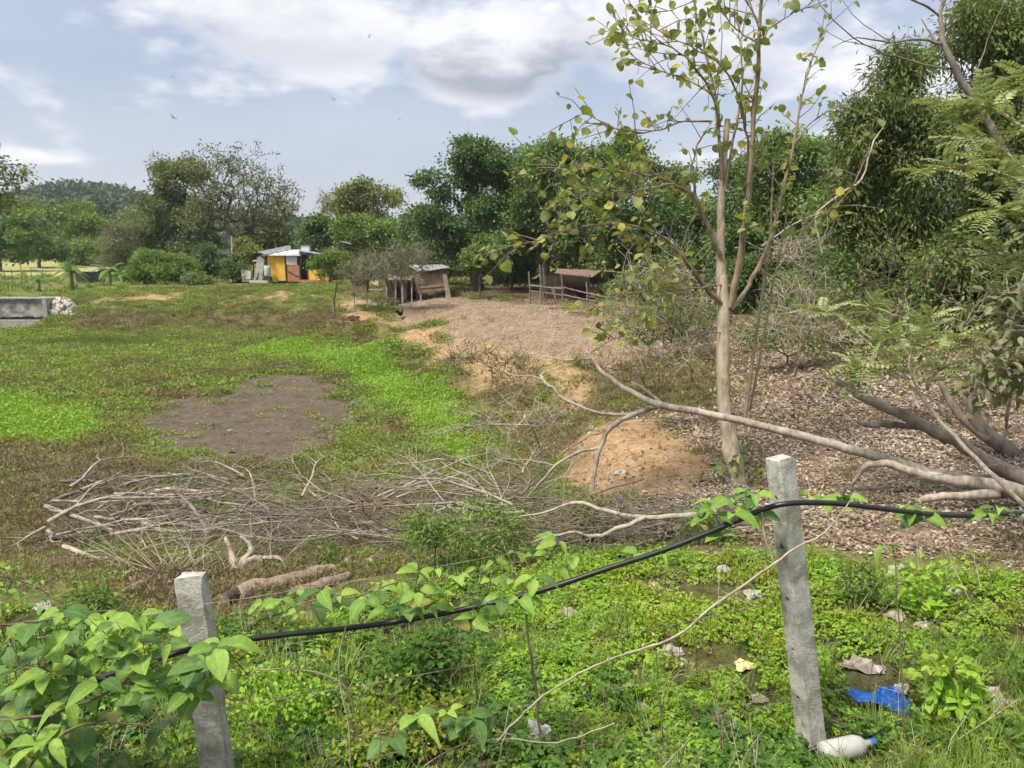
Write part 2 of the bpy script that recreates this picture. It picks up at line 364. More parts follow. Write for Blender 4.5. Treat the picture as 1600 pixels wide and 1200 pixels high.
hh = m.math('ADD', m.math('MULTIPLY', n1_, .7), m.math('MULTIPLY', n2_, .3))
m.done(cc, .95, m.bump(hh, .8, .05), .1)
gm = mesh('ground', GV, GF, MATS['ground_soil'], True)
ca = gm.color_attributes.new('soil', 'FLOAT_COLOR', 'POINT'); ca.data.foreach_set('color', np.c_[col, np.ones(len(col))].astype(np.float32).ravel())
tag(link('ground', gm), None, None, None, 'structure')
# ================================================================== scatter: instances of a small mesh on points
def scatter(name, protos, P, rot, scl, var, label, cat=None):
    me = bpy.data.meshes.new(name); P = np.asarray(P, np.float32); me.vertices.add(len(P)); me.vertices.foreach_set('co', P.ravel())
    a = me.attributes.new('rot', 'FLOAT_VECTOR', 'POINT'); a.data.foreach_set('vector', np.asarray(rot, np.float32).ravel())
    a = me.attributes.new('scl', 'FLOAT', 'POINT'); a.data.foreach_set('value', np.asarray(scl, np.float32))
    a = me.attributes.new('var', 'INT', 'POINT'); a.data.foreach_set('value', np.asarray(var, np.int32))
    o = link(name, me); g = bpy.data.node_groups.new(name, 'GeometryNodeTree')
    g.interface.new_socket('Geometry', in_out='INPUT', socket_type='NodeSocketGeometry'); g.interface.new_socket('Geometry', in_out='OUTPUT', socket_type='NodeSocketGeometry')
    gi = g.nodes.new('NodeGroupInput'); go = g.nodes.new('NodeGroupOutput'); j = g.nodes.new('GeometryNodeJoinGeometry')
    def named(nm, t):
        x = g.nodes.new('GeometryNodeInputNamedAttribute'); x.data_type = t; x.inputs[0].default_value = nm; return x.outputs[0]
    ra = named('rot', 'FLOAT_VECTOR'); sa = named('scl', 'FLOAT'); va = named('var', 'INT')
    for k, p in enumerate(protos):
        oi = g.nodes.new('GeometryNodeObjectInfo'); oi.inputs['Object'].default_value = p; oi.inputs['As Instance'].default_value = False
        ip = g.nodes.new('GeometryNodeInstanceOnPoints'); cm = g.nodes.new('FunctionNodeCompare'); cm.data_type = 'INT'; cm.operation = 'EQUAL'
        ins = [s for s in cm.inputs if s.type == 'INT']; g.links.new(va, ins[0]); ins[1].default_value = k
        g.links.new(gi.outputs[0], ip.inputs['Points']); g.links.new(cm.outputs[0], ip.inputs['Selection']); g.links.new(oi.outputs['Geometry'], ip.inputs['Instance'])
        g.links.new(ra, ip.inputs['Rotation']); g.links.new(sa, ip.inputs['Scale']); g.links.new(ip.outputs[0], j.inputs[0])
    g.links.new(j.outputs[0], go.inputs[0]); md = o.modifiers.new('scatter', 'NODES'); md.node_group = g
    return tag(o, label, cat, None, 'stuff')
def proto(name, V, Fs, mat, smooth=False): return bpy.data.objects.new(name, mesh(name, V, Fs, mat, smooth))
# leaf templates: rows of (along, across, up)
RHOMB = (np.array([(0,0,0),(.5,.5,.06),(1,0,-.05),(.5,-.5,.06)]), np.array([(0,1,2,3)]))
OVAL = (np.array([(0,0,0),(.3,.42,.07),(.7,.38,.05),(1,0,-.10),(.7,-.38,.05),(.3,-.42,.07),(.5,0,.0)]), np.array([(0,1,6),(1,2,6),(2,3,6),(3,4,6),(4,5,6),(5,0,6)]))
STRIP = (np.array([(0,.5,0),(0,-.5,0),(.5,.45,.12),(.5,-.45,.12),(1,.0,-.05)]), None)
def leafset(P, D, U, ln, wd, tpl=RHOMB):
    """vectorised leaves: base points P, directions D, up hints U"""
    P = np.asarray(P, float); D = D / (np.linalg.norm(D, axis=1)[:, None] + 1e-9); S = np.cross(D, U); S /= np.linalg.norm(S, axis=1)[:, None] + 1e-9; Nn = np.cross(S, D)
    T, Fk = tpl; ln = np.broadcast_to(np.asarray(ln, float), (len(P),)); wd = np.broadcast_to(np.asarray(wd, float), (len(P),))
    V = P[:, None] + T[None, :, 0:1] * D[:, None] * ln[:, None, None] + T[None, :, 1:2] * S[:, None] * wd[:, None, None] + T[None, :, 2:3] * Nn[:, None] * ln[:, None, None]
    Fo = (np.arange(len(P)) * len(T))[:, None, None] + Fk[None]
    return V.reshape(-1, 3), Fo.reshape(-1, Fk.shape[1])
def rdir(n, up=0., flat=1.): 
    d = rng.normal(size=(n, 3)); d[:, 2] = d[:, 2] * flat + up; return d / np.linalg.norm(d, axis=1)[:, None]
# ================================================================== TREES
barkmat('bark_grey', (.10,.085,.07), (.22,.19,.155)); barkmat('bark_dark', (.05,.04,.03), (.11,.09,.07)); barkmat('bark_pale', (.30,.235,.17), (.56,.46,.35), 20, 1.0); barkmat('bark_tan', (.15,.11,.078), (.31,.24,.17)); barkmat('bark_red', (.20,.14,.10), (.34,.25,.18))
barkmat('twig_pale', (.24,.20,.155), (.42,.365,.29), 30, .3); barkmat('twig_brown', (.10,.07,.05), (.20,.15,.105), 30, .3); barkmat('dead_wood', (.20,.165,.13), (.40,.35,.285), 18, .5)
leafmat('foliage_dark', (.065,.12,.04), (.16,.245,.08), patch=.5); leafmat('foliage_mid', (.085,.15,.042), (.20,.295,.085), patch=.4)
leafmat('foliage_bright', (.11,.19,.04), (.21,.32,.07), patch=.5); leafmat('foliage_yellow', (.14,.175,.04), (.27,.30,.085), (.30,.25,.08), .04, patch=.5)
leafmat('foliage_olive', (.105,.15,.05), (.22,.265,.095), patch=.5); leafmat('foliage_grey', (.14,.17,.08), (.27,.30,.16), (.24,.21,.12), .1, patch=.5)
leafmat('foliage_blue', (.05,.095,.06), (.095,.155,.085), patch=.05, transl=.15); leafmat('foliage_droop', (.09,.14,.042), (.22,.28,.085), (.16,.14,.05), .06, patch=.6)  # the blue one has distance haze put into its leaf colour
leafmat('foliage_pinnate', (.20,.25,.10), (.38,.43,.20), (.42,.36,.08), .06, rough=.4)
LM = {k: MATS['foliage_' + k] for k in ('dark','mid','bright','yellow','olive','grey','blue','droop','pinnate')}
def skeleton(base, fork, pts, rtrunk, wob=.05, lean=.0, rmin=.004):
    """connect crown points back to the fork: a branching skeleton with pipe-model radii -> list of (polyline, radii)"""
    base = np.asarray(base, float); fork = np.asarray(fork, float); nodes = [base, fork]; par = [-1, 0]
    order = np.argsort(np.linalg.norm(pts - fork, axis=1)); 
    for i in order:
        p = pts[i]; Q = np.array(nodes[1:]); d = np.linalg.norm(Q - p, axis=1); dr = np.linalg.norm(Q - fork, axis=1)
        cost = d + .32 * dr + np.where(Q[:, 2] > p[2] + .3 * d, .5 * d, 0); k = int(np.argmin(cost)) + 1
        if d[k - 1] > .9 * np.linalg.norm(p - fork) and d[k - 1] > 1.2:   # long bough: give it a bend
            mid = nodes[k] * .5 + p * .5 + rng.normal(0, .06 * d[k - 1], 3) + np.array([0, 0, .06 * d[k - 1]]); nodes.append(mid); par.append(k); k = len(nodes) - 1
        nodes.append(p); par.append(k)
    n = len(nodes); cnt = np.ones(n)
    for i in range(n - 1, 0, -1): cnt[par[i]] += cnt[i]
    rad = np.maximum(rtrunk * (cnt / cnt[0]) ** .55, rmin); nodes = np.array(nodes); segs = []
    for i in range(1, n):
        a, b = nodes[par[i]], nodes[i]; l = np.linalg.norm(b - a); k = 5 if i == 1 else 3
        t = np.linspace(0, 1, k)[:, None]; P = a * (1 - t) + b * t; P[1:-1] += rng.normal(0, wob * l, (k - 2, 3)) * (.5 if i == 1 else 1)
        r0 = rad[par[i]] if i > 1 else rtrunk * 1.25; r0 = min(r0, rad[i] * 1.6) if i > 1 else r0
        segs.append((P, np.linspace(r0, rad[i], k)))
    return segs
def tubes(segs, n=5):
    Vs, Fs, o = [], [], 0
    for P, r in segs:
        V, Fq, c = tube(P, r, n); Vs.append(V); Fs.append(Fq + o); o += len(V)
    return np.concatenate(Vs), np.concatenate(Fs)
def lobe_points(lobes, depth, n, shell=.45, clump=.17):
    """crown points: every lobe carries smaller boughs of foliage, so that clumps and gaps form"""
    w = np.array([l[2] * l[3] for l in lobes], float) ** .8; w /= w.sum(); out = []
    for l, c_ in zip(lobes, rng.multinomial(n, w)):
        dd = l[4] if len(l) > 4 else 0; ctr = at(l[0], l[1], depth + dd); s = (depth + dd) / F; rx, rz = l[2] * s, l[3] * s; ry = (rx + rz) / 2
        if c_ == 0: continue
        k = max(3, c_ // 7); d = rdir(k, .15); r = rng.random(k)[:, None] ** shell * rng.choice([.85, 1.0, 1.12, 1.32], (k, 1), p=(.3, .4, .2, .1)); sub = ctr + d * r * np.array([rx, ry, rz])
        q = sub[rng.integers(0, k, c_)]; e = rng.normal(size=(c_, 3)) * np.array([rx, ry, rz * (.6 if clump < .3 else 1)]) * clump; out.append(q + e)
    return np.concatenate(out)
def crown_leaves(ctrs, per, rcl, ln, wd, droop=.25, tpl=RHOMB, flat=.7):
    n = len(ctrs) * per; C = np.repeat(ctrs, per, 0); off = rng.normal(size=(n, 3)) * rcl * np.array([1, 1, flat]); P = C + off
    D = off / (np.linalg.norm(off, axis=1)[:, None] + 1e-6) + rdir(n) * .9; D[:, 2] -= droop; U = rdir(n, 1.2)
    s = rng.uniform(.65, 1.25, n); return leafset(P, D, U, ln * s, wd * s, tpl)
TREES = []
def tree(name, label, base, lobes, depth, ncl, per, rcl, ln, wd, mat, bark='bark_grey', rt=.15, fork=.35, droop=.25, group=None, cat='tree', twigs=0, shell=.45, tpl=RHOMB, flat=.7, wood='trunk', clump=.17):
    base = np.asarray(base, float); pts = lobe_points(lobes, depth, ncl, shell, clump); pts = pts[pts[:, 2] > base[2] + .1]
    top = pts.mean(0); fk = base * (1 - fork) + np.array([top[0] * .6 + base[0] * .4, top[1] * .6 + base[1] * .4, top[2]]) * fork
    r = thing(name, label, cat, base, group); b0 = base
    segs = skeleton(base - np.array([0, 0, .15]), fk, pts, rt)
    if twigs:
        q = pts[rng.integers(0, len(pts), twigs)]; d = rdir(twigs, .4) * rng.uniform(.6, 2.2, (twigs, 1)) * rcl * 2
        segs += [(np.array([a, a + e * .5 + rng.normal(0, .1, 3) * np.linalg.norm(e), a + e]), np.array([.006, .004, .002]) * (depth / 14)) for a, e in zip(q, d)]
    V, Fq = tubes(segs, 5); link(wood, mesh(wood, V - b0, Fq, MATS[bark], True), r)
    if per:
        V, Fq = crown_leaves(pts, per, rcl, ln, wd, droop, tpl, flat); o = link('crown', mesh('crown', V - b0, Fq, mat), r)
    TREES.append(r); return r
G = lambda u, v: gnd(u, v)
def foot(u, d):                                  # ground point in column u at distance d
    a = (u - 800) / F; x = a * d * 1.0 / (cp) ; x = at(u, 430, d)[0]; return np.array([x, d, hz(x, d)])
# --- wooded hill, far left
def hill():
    n = 90; xs = np.linspace(-330, 60, n); ys = np.linspace(215, 420, 60); X, Y = np.meshgrid(xs, ys, indexing='ij')
    u0 = np.interp(X / Y, [-1.2,-.72,-.64,-.56,-.50,-.45,-.40,-.33,-.25,-.15], [10,14,20,25.5,23,18,15.5,15,11,0])
    H = u0 * np.exp(-((Y - 290) / 60) ** 2) + hgt(X, Y) - 2
    V = np.stack([X, Y, H], -1).reshape(-1, 3); i = np.arange(n - 1)[:, None] * 60; j = np.arange(59)[None]
    Fq = np.stack([i + j, i + 60 + j, i + 61 + j, i + j + 1], -1).reshape(-1, 4)
    mm = MN('hill_soil'); mm.done((.03, .045, .02), .95)
    tag(link('hill', mesh('hill', V, Fq, MATS['hill_soil'], True)), None, None, None, 'structure')
    k = 520; fx = rng.uniform(-300, 10, k); fy = rng.uniform(225, 300, k); P = []
    idx = np.clip(((fx + 330) / 390 * (n - 1)).round().astype(int), 0, n - 1), np.clip(((fy - 215) / 205 * 59).round().astype(int), 0, 59)
    fz = H[idx]; keep = fz > hgt(fx, fy) + 1; fx, fy, fz = fx[keep], fy[keep], fz[keep]
    ctr = []
    for a, b, z in zip(fx, fy, fz):
        rr = rng.uniform(5, 10); m_ = 26; d = rdir(m_); d[:, 2] = np.abs(d[:, 2]); ctr.append(np.array([a, b, z]) + d * np.array([rr, rr, rr * .34]))
    V, Fq = crown_leaves(np.concatenate(ctr), 9, 1.5, 1.5, 1.0, .0, flat=.35)
    tag(link('hill_forest', mesh('hill_forest', V, Fq, LM['blue'])), 'dark blue-green forest covering the far hill on the left', 'forest', None, 'stuff')
hill()
def canopy(name, label, ctr_px, d, n, rr, mat, **k): pass
# --- left side, beyond the berm
tree('umbrella_tree', 'spreading flat-topped light green tree standing in the far meadow', foot(108, 105), [(110,338,52,15),(85,348,30,12),(140,345,30,13),(110,356,45,10)], 105, 150, 70, .55, .42, .26, LM['bright'], 'bark_grey', .38, .6, group='trees beyond the pond')
tree('edge_tree', 'thin-leaved tree reaching in from the left edge above the meadow', foot(-130, 34), [(-10,262,42,38),(-60,300,90,70),(30,285,28,22),(5,315,42,14),(-100,230,80,60)], 34, 120, 20, .22, .19, .11, LM['olive'], 'bark_grey', .18, .6, twigs=150)
tree('leafy_tree', 'rounded bright green tree at the left edge behind the meadow', foot(0, 82), [(-25,368,55,34),(15,352,34,24),(35,378,28,20),(0,388,40,15)], 82, 170, 80, .5, .34, .22, LM['bright'], 'bark_grey', .2, .4, group='trees beyond the pond')
tree('leafy_tree', 'pale green low tree beside the flat-topped tree, right of the left edge', foot(62, 92), [(60,372,32,28),(75,392,30,16),(50,350,18,14)], 92, 110, 70, .5, .36, .22, LM['mid'], 'bark_grey', .18, .4, group='trees beyond the pond')
tree('low_bush', 'green bush at the foot of the flat-topped tree', foot(140, 98), [(140,392,32,18),(115,398,20,14),(165,395,25,20)], 98, 80, 70, .5, .36, .22, LM['bright'], 'bark_grey', .08, .3, cat='bush', group='bushes beyond the pond')
tree('thorn_bush', 'greyish feathery thorn tree left of the round bush', foot(182, 72), [(182,385,36,32),(165,402,26,22),(200,400,24,24),(190,360,22,16)], 72, 130, 45, .38, .22, .08, LM['grey'], 'bark_grey', .14, .4, twigs=200, cat='tree')
for u, v, ru, rv, d, mm, lb in ((205,350,30,28,130,'olive','hazy olive tree below the far hill crest'),(150,372,26,24,140,'mid','small hazy tree behind the flat-topped tree'),(20,330,50,26,120,'olive','hazy tree mass at the left edge under the hill'),(232,372,24,24,100,'dark','dark tree between thorn tree and tall dark tree'),(180,335,34,24,150,'blue','blue-green tree on the lower slope of the far hill')):
    tree('distant_tree', lb, foot(u, d), [(u,v,ru,rv),(u+ru*.5,v+rv*.4,ru*.6,rv*.6),(u-ru*.5,v+rv*.5,ru*.6,rv*.5),(u,v+rv*1.2,ru*.9,rv*.7)], d, 120, 60, .007*d, .0042*d, .0027*d, LM[mm], 'bark_dark', .25, .3, group='distant trees below the hill')
tree('tall_tree', 'tall dark green tree left of the big open-crowned tree', foot(282, 76), [(275,300,36,40),(300,275,28,24),(255,345,32,40),(300,350,42,40),(285,385,48,22),(240,362,26,26),(320,385,26,20)], 76, 420, 75, .40, .26, .17, LM['olive'], 'bark_dark', .3, .3)
tree('open_tree', 'big open-crowned tree with thin pale foliage and visible branches behind the hut', foot(362, 72), [(370,268,46,28),(325,290,40,34),(420,300,44,36),(390,330,66,34),(345,335,44,34),(450,325,26,18),(430,350,32,20),(300,265,24,16)], 72, 620, 14, .22, .24, .15, LM['grey'], 'bark_dark', .42, .28, twigs=500, shell=.8, clump=.42)
tree('dark_tree', 'small dense dark green tree behind the hut roof', foot(490, 70), [(490,362,24,26),(478,380,20,16),(506,378,18,18)], 70, 150, 80, .32, .26, .18, LM['dark'], 'bark_dark', .15, .3)
tree('back_tree', 'olive tree filling the gap between open-crowned tree and hut roof', foot(425, 80), [(425,372,40,26),(450,385,30,18),(400,385,26,20),(440,355,26,16)], 80, 160, 60, .42, .28, .18, LM['olive'], 'bark_grey', .18, .3)
tree('bare_tree', 'bare greyish twiggy tree behind the hut, right of dark tree', foot(517, 82), [(515,330,18,22),(508,318,10,16),(525,350,16,26)], 82, 90, 5, .3, .2, .1, LM['grey'], 'twig_pale', .12, .3, twigs=260)
tree('yellowish_tree', 'tall yellow-green tree with open top in the centre background', foot(565, 80), [(572,300,30,22),(590,315,30,28),(545,320,28,24),(570,345,46,26),(530,350,20,22)], 80, 260, 50, .38, .28, .18, LM['yellow'], 'bark_pale', .22, .35, twigs=160)
tree('bright_tree', 'bright green bushy tree behind the thorn tree and sheds', foot(595, 66), [(590,352,42,22),(560,365,30,20),(620,372,34,24),(585,385,48,16),(640,362,24,22)], 66, 260, 70, .34, .26, .17, LM['bright'], 'bark_grey', .2, .3)
tree('round_bush', 'large round bright green bush on the far bank', foot(255, 57), [(255,420,46,30),(225,430,26,22),(285,428,24,24),(250,405,30,16),(280,410,22,14)], 57, 420, 70, .20, .17, .10, LM['bright'], 'bark_grey', .09, .15, cat='bush', droop=-.1)
tree('dark_bush', 'dark green bush right of the large round bush', foot(325, 60), [(325,408,24,22),(310,418,16,18),(340,420,20,16)], 60, 160, 70, .22, .19, .12, LM['dark'], 'bark_dark', .07, .2, cat='bush', group='bushes beyond the pond')
tree('low_bush', 'low light green bush between round bush and hut', foot(318, 55), [(318,436,22,9),(300,440,14,7)], 55, 70, 60, .18, .15, .09, LM['olive'], 'bark_grey', .03, .2, cat='bush', group='bushes beyond the pond')
tree('climber_column', 'narrow dark leafy climber growing up a pole beside the hut', foot(363, 57), [(363,425,14,20),(360,408,9,12),(376,428,12,12)], 57, 130, 60, .16, .16, .12, LM['dark'], 'bark_dark', .05, .3, cat='climber')
tree('yellow_bush', 'yellow-green bush in front of the open-crowned tree trunk', foot(385, 64), [(385,395,18,22),(400,402,16,14),(375,380,12,14)], 64, 110, 60, .24, .2, .13, LM['yellow'], 'bark_grey', .06, .2, cat='bush')
# --- centre
tree('small_tree', 'small bright green tree with thin trunk in front of the hut', foot(519, 37.5), [(518,402,18,14),(505,412,14,14),(530,418,20,18),(512,430,16,14),(535,398,12,10)], 37.5, 150, 45, .14, .13, .06, LM['bright'], 'bark_grey', .055, .35, droop=.4)
tree('thorn_tree', 'grey-green leaning thorn tree in front of the plank shed', G(612, 476), [(585,410,44,16),(560,425,26,16),(625,405,40,16),(655,400,32,12),(600,430,48,12),(545,435,18,12),(640,425,26,12)], 36.5, 330, 16, .2, .085, .035, LM['grey'], 'bark_grey', .11, .33, twigs=500, shell=.7, flat=.5, clump=.4)
tree('big_tree', 'tall dense dark green tree with clustered leaves behind the plank shed', foot(745, 46), [(720,260,50,38),(690,300,42,36),(745,240,38,30),(770,280,44,40),(700,345,52,40),(760,340,60,50),(660,285,18,14),(725,222,20,15),(790,310,36,40),(720,395,50,30),(680,360,36,34)], 46, 560, 62, .25, .20, .12, LM['dark'], 'bark_dark', .32, .3, shell=.55)
tree('mid_tree', 'mid green dense tree right of the tall clustered tree', foot(850, 44), [(830,270,40,42),(880,250,42,30),(850,320,60,40),(900,300,46,50),(820,360,50,36),(890,370,60,40),(780,390,36,30),(925,262,26,22)], 44, 480, 60, .27, .21, .12, LM['mid'], 'bark_dark', .28, .3, shell=.55)
tree('mid_tree', 'green tree behind the slim foreground tree trunk, above the animal pen', foot(975, 40), [(960,300,50,50),(1010,270,46,44),(1030,330,60,50),(960,370,60,44),(1040,400,60,40),(975,235,22,24)], 40, 430, 60, .25, .19, .11, LM['mid'], 'bark_dark', .26, .3, shell=.55)
tree('mid_tree', 'green tree right of the slim foreground trunk with a rounded top', foot(1225, 30), [(1215,250,48,44),(1255,235,44,36),(1270,300,60,60),(1200,320,56,50),(1240,380,80,50),(1160,370,50,46)], 30, 480, 56, .24, .17, .09, LM['mid'], 'bark_dark', .22, .3, shell=.55)
tree('young_tree', 'young bright green tree with slender trunk right of the plank shed', foot(748, 40), [(748,395,30,24),(735,412,22,18),(765,415,24,18),(760,380,18,14)], 40, 150, 50, .17, .16, .09, LM['mid'], 'bark_grey', .06, .35)
for u, d, v, ru, rv, mm, lb in ((800,47,410,40,24,'dark','dark undergrowth behind the young tree at the pen'),(1080,34,430,60,40,'dark','dark undergrowth bush left of slim trunk base'),(960,43,420,60,22,'olive','olive undergrowth over the pen roof'),(1180,28,455,60,50,'dark','dark undergrowth bush right behind the slim trunk'),(1290,24,450,70,60,'dark','dark undergrowth bush beyond the leaf litter'),(1400,21,465,80,60,'dark','dark undergrowth bush below the drooping tree'),(1530,19,450,90,70,'dark','dark undergrowth bush at the right edge'),(680,52,400,46,26,'dark','dark bush behind plank shed roof'),(1000,37,455,40,24,'dark','dark bush at the right end of the pen')):
    tree('undergrowth_bush', lb, foot(u, d), [(u,v,ru,rv),(u-ru*.6,v+rv*.3,ru*.6,rv*.8),(u+ru*.6,v+rv*.2,ru*.7,rv*.8),(u,v-rv*.5,ru*.7,rv*.6)], d, 260, 48, .0075*d, .005*d, .003*d, LM[mm], 'bark_dark', .07, .25, cat='bush', group='undergrowth along the forest edge')
# --- the forest wall behind the yard and slope
for u, d, mm, lobes, lb in ((1090,45,'mid',[(1080,330,60,50),(1120,380,70,50),(1060,290,36,36),(1110,430,80,40)],'tree filling the gap directly behind the slim tree'),
  (820,57,'mid',[(800,275,56,46),(850,250,54,34),(940,280,64,46),(900,330,80,50)],'tall tree rising between the two mid green trees'),
  (880,55,'dark',[(870,330,80,60),(930,360,70,60),(800,340,60,60),(880,400,110,40)],'dark tree deep behind the animal pen'),
  (1160,38,'dark',[(1170,340,60,60),(1190,420,80,50),(1150,270,34,30)],'dark tree just right behind the slim trunk'),
  (1310,27,'mid',[(1310,330,60,60),(1290,400,80,60),(1340,440,80,50),(1320,260,34,36)],'leafy tree in the gap between round-topped and drooping trees'),
  (1440,26,'dark',[(1440,380,100,60),(1500,440,100,60),(1380,460,90,50)],'dark tree low behind the drooping tree'),
  (680,58,'dark',[(680,370,50,40),(640,385,36,30),(720,400,60,30)],'dark tree behind the plank shed, left of the tall one')):
    tree('forest_tree', lb, foot(u, d), lobes, d, 420, 52, .0066 * d, .0047 * d, .0028 * d, LM[mm], 'bark_dark', .2, .25, group='trees of the forest wall', shell=.5)
# --- right: drooping trees
tree('drooping_tree', 'tall dark tree with drooping narrow leaves at the right', foot(1450, 21), [(1420,105,46,50),(1370,175,60,34),(1430,200,60,40),(1340,190,34,20),(1400,260,80,50),(1330,240,40,30),(1450,310,90,60),(1370,340,80,50),(1480,230,50,60),(1330,300,40,40),(1410,400,100,40)], 21, 620, 70, .22, .18, .05, LM['droop'], 'bark_dark', .22, .35, droop=.8, shell=.55, flat=1.0, twigs=200)
tree('drooping_tree', 'leafy drooping tree at the upper right corner', foot(1640, 17), [(1560,60,50,46),(1540,20,46,30),(1600,120,50,60),(1520,140,40,30),(1620,40,60,60),(1590,180,50,40),(1500,60,40,40),(1530,210,50,40)], 17, 420, 50, .2, .14, .045, LM['droop'], 'bark_grey', .15, .5, droop=.7, shell=.6, flat=1.0, twigs=160)
tree('bushy_tree', 'dense green tree mass at right edge behind pinnate branches', foot(1570, 18), [(1560,300,70,60),(1600,380,80,70),(1520,380,60,50),(1480,420,60,40),(1580,230,60,40)], 18, 330, 60, .22, .15, .06, LM['droop'], 'bark_dark', .14, .3, droop=.6, shell=.55)
# ================================================================== GROUND COVER (nobody could count it)
def covermat(name, c1, c2, patches=None, transl=.3, rough=.6, scale=.55):
    m = MN(name); r = m.math('FRACT', m.math('ADD', m.objrand(), m.math('MULTIPLY', m.island(), .6))); col = m.mix(r, c1, c2)
    if patches:
        for k, (pc, lo, hi) in enumerate(patches): col = m.mix(m.rng(m.noise(scale * (1 + k * .9), 4, .6), lo, hi), col, pc)
    return m.done(col, rough, None, .2, 0, transl, m.mix(1.0, col, (1.2, 1.25, .7), 'MULTIPLY'))
covermat('creeper_green', (.165,.215,.05), (.27,.325,.085), [((.25,.25,.075), .52, .66)])
covermat('creeper_moss', (.21,.34,.045), (.32,.47,.08), [((.28,.40,.07), .5, .7)])
covermat('creeper_olive', (.135,.145,.05), (.225,.22,.085), [((.22,.175,.09), .48, .62), ((.15,.20,.04), .54, .66)])
covermat('weed_brown', (.15,.12,.065), (.29,.235,.13), [((.20,.175,.075), .48, .65)], .15)
covermat('clover', (.18,.33,.03), (.31,.50,.06), [((.38,.46,.08), .58, .70)], .35, .5, 1.6)
covermat('weed_yellow', (.22,.30,.03), (.38,.42,.06), None, .35)
covermat('weed_deep', (.05,.12,.02), (.11,.21,.035), None, .3)
covermat('grass_blade', (.15,.25,.04), (.26,.35,.08), [((.28,.27,.11), .56, .72)], .3, .5, 2.)
covermat('dead_leaf', (.18,.13,.092), (.47,.375,.28), None, .15, .8)
covermat('dead_leaf_pale', (.34,.28,.22), (.58,.51,.44), None, .15, .8)
covermat('chip', (.30,.23,.165), (.52,.42,.32), None, .0, .9)
covermat('pale_bit', (.30,.27,.22), (.58,.55,.49), None, .0, .8)
def tuft(n, rad, h, ln, wd, tpl=RHOMB, up=.5, seed_flat=1.):
    a = rng.uniform(0, 6.28, n); r = rad * np.sqrt(rng.random(n)); P = np.stack([r * np.cos(a), r * np.sin(a), h * rng.random(n) * (1 - .5 * r / rad)], -1)
    D = P * np.array([1, 1, 0]) / rad + rdir(n, up) ; U = rdir(n, 1.); s = rng.uniform(.6, 1.3, n); return leafset(P, D, U, ln * s, wd * s, tpl)
def blades(n, rad, h, w):
    Vs, Fs = [], []
    for i in range(n):
        a = rng.uniform(0, 6.28); b = np.array([math.cos(a), math.sin(a), 0]); p = b * rad * rng.random() ** .5; hh = h * rng.uniform(.5, 1.2); ln = b * hh * rng.uniform(.15, .8); sd = np.array([-b[1], b[0], 0]) * w / 2
        k = len(Vs); Vs += [p - sd, p + sd, p + ln * .35 + [0, 0, hh * .6] + sd * .8, p + ln * .35 + [0, 0, hh * .6] - sd * .8, p + ln + [0, 0, hh * .85]]; Fs += [(k, k+1, k+2, k+3), (k+3, k+2, k+4)]
    return Vs, Fs
def trifol(n, rad, h, ln):
    P, D = [], []
    for i in range(n):
        a = rng.uniform(0, 6.28); r = rad * math.sqrt(rng.random()); c0 = np.array([r * math.cos(a), r * math.sin(a), h * rng.uniform(.35, 1)]); t = rng.uniform(0, 6.28); tl = rng.uniform(-.35, .2)
        for k in range(3): P.append(c0); D.append((math.cos(t + k * 2.09), math.sin(t + k * 2.09), tl + rng.uniform(-.15, .15)))
    P = np.array(P); D = np.array(D); return leafset(P, D, rdir(len(P), 3.), ln * rng.uniform(.7, 1.2, len(P)), ln * .8, OVAL)
def flat_leaves(n, rad, ln, wd, lift=.03, curl=.3):
    a = rng.uniform(0, 6.28, n); r = rad * np.sqrt(rng.random(n)); P = np.stack([r * np.cos(a), r * np.sin(a), lift * rng.random(n) + .004], -1)
    T = np.array([(0,0,0),(.35,.45,.14),(.75,.35,.18),(1,0,.28),(.75,-.35,.05),(.35,-.45,.02),(.5,0,-.02)]) * np.array([1, 1, curl * 2]); s = rng.uniform(.5, 1.25, n)
    D = rdir(n, 0, .25); return leafset(P, D, rdir(n, 2.2), ln * s, wd * s, (T, OVAL[1]))
def sticks(n, rad, ln, r):
    mb = MB()
    for i in range(n):
        a = rng.uniform(0, 6.28); p = np.array([rng.uniform(-rad, rad), rng.uniform(-rad, rad), .015]); d = np.array([math.cos(a), math.sin(a), rng.uniform(0, .15)]) * ln * rng.uniform(.4, 1)
        mb.tube([p - d / 2, p + rng.normal(0, .05, 3) * ln + [0, 0, .02], p + d / 2], [r, r * .8, r * .4], 4, False)
    return mb.arr(), mb.F
def sample(n, r0, r1, k, a=43):
    t = rng.random(n); e = 2 - k; r = (r0 ** e + t * (r1 ** e - r0 ** e)) ** (1 / e); th = rng.uniform(-R(a), R(a), n); return r * np.sin(th), r * np.cos(th)
def rotz(n, tilt=.15): return np.c_[rng.normal(0, tilt, n), rng.normal(0, tilt, n), rng.uniform(0, 6.28, n)]
def put(name, protos, X, Y, scl, var, label, cat, tilt=.15, dz=0.): return scatter(name, protos, np.c_[X, Y, hgt(X, Y) + dz], rotz(len(X), tilt), scl, var, label, cat)
def pro(name, VF, mat): return proto(name, VF[0], VF[1], MATS[mat])
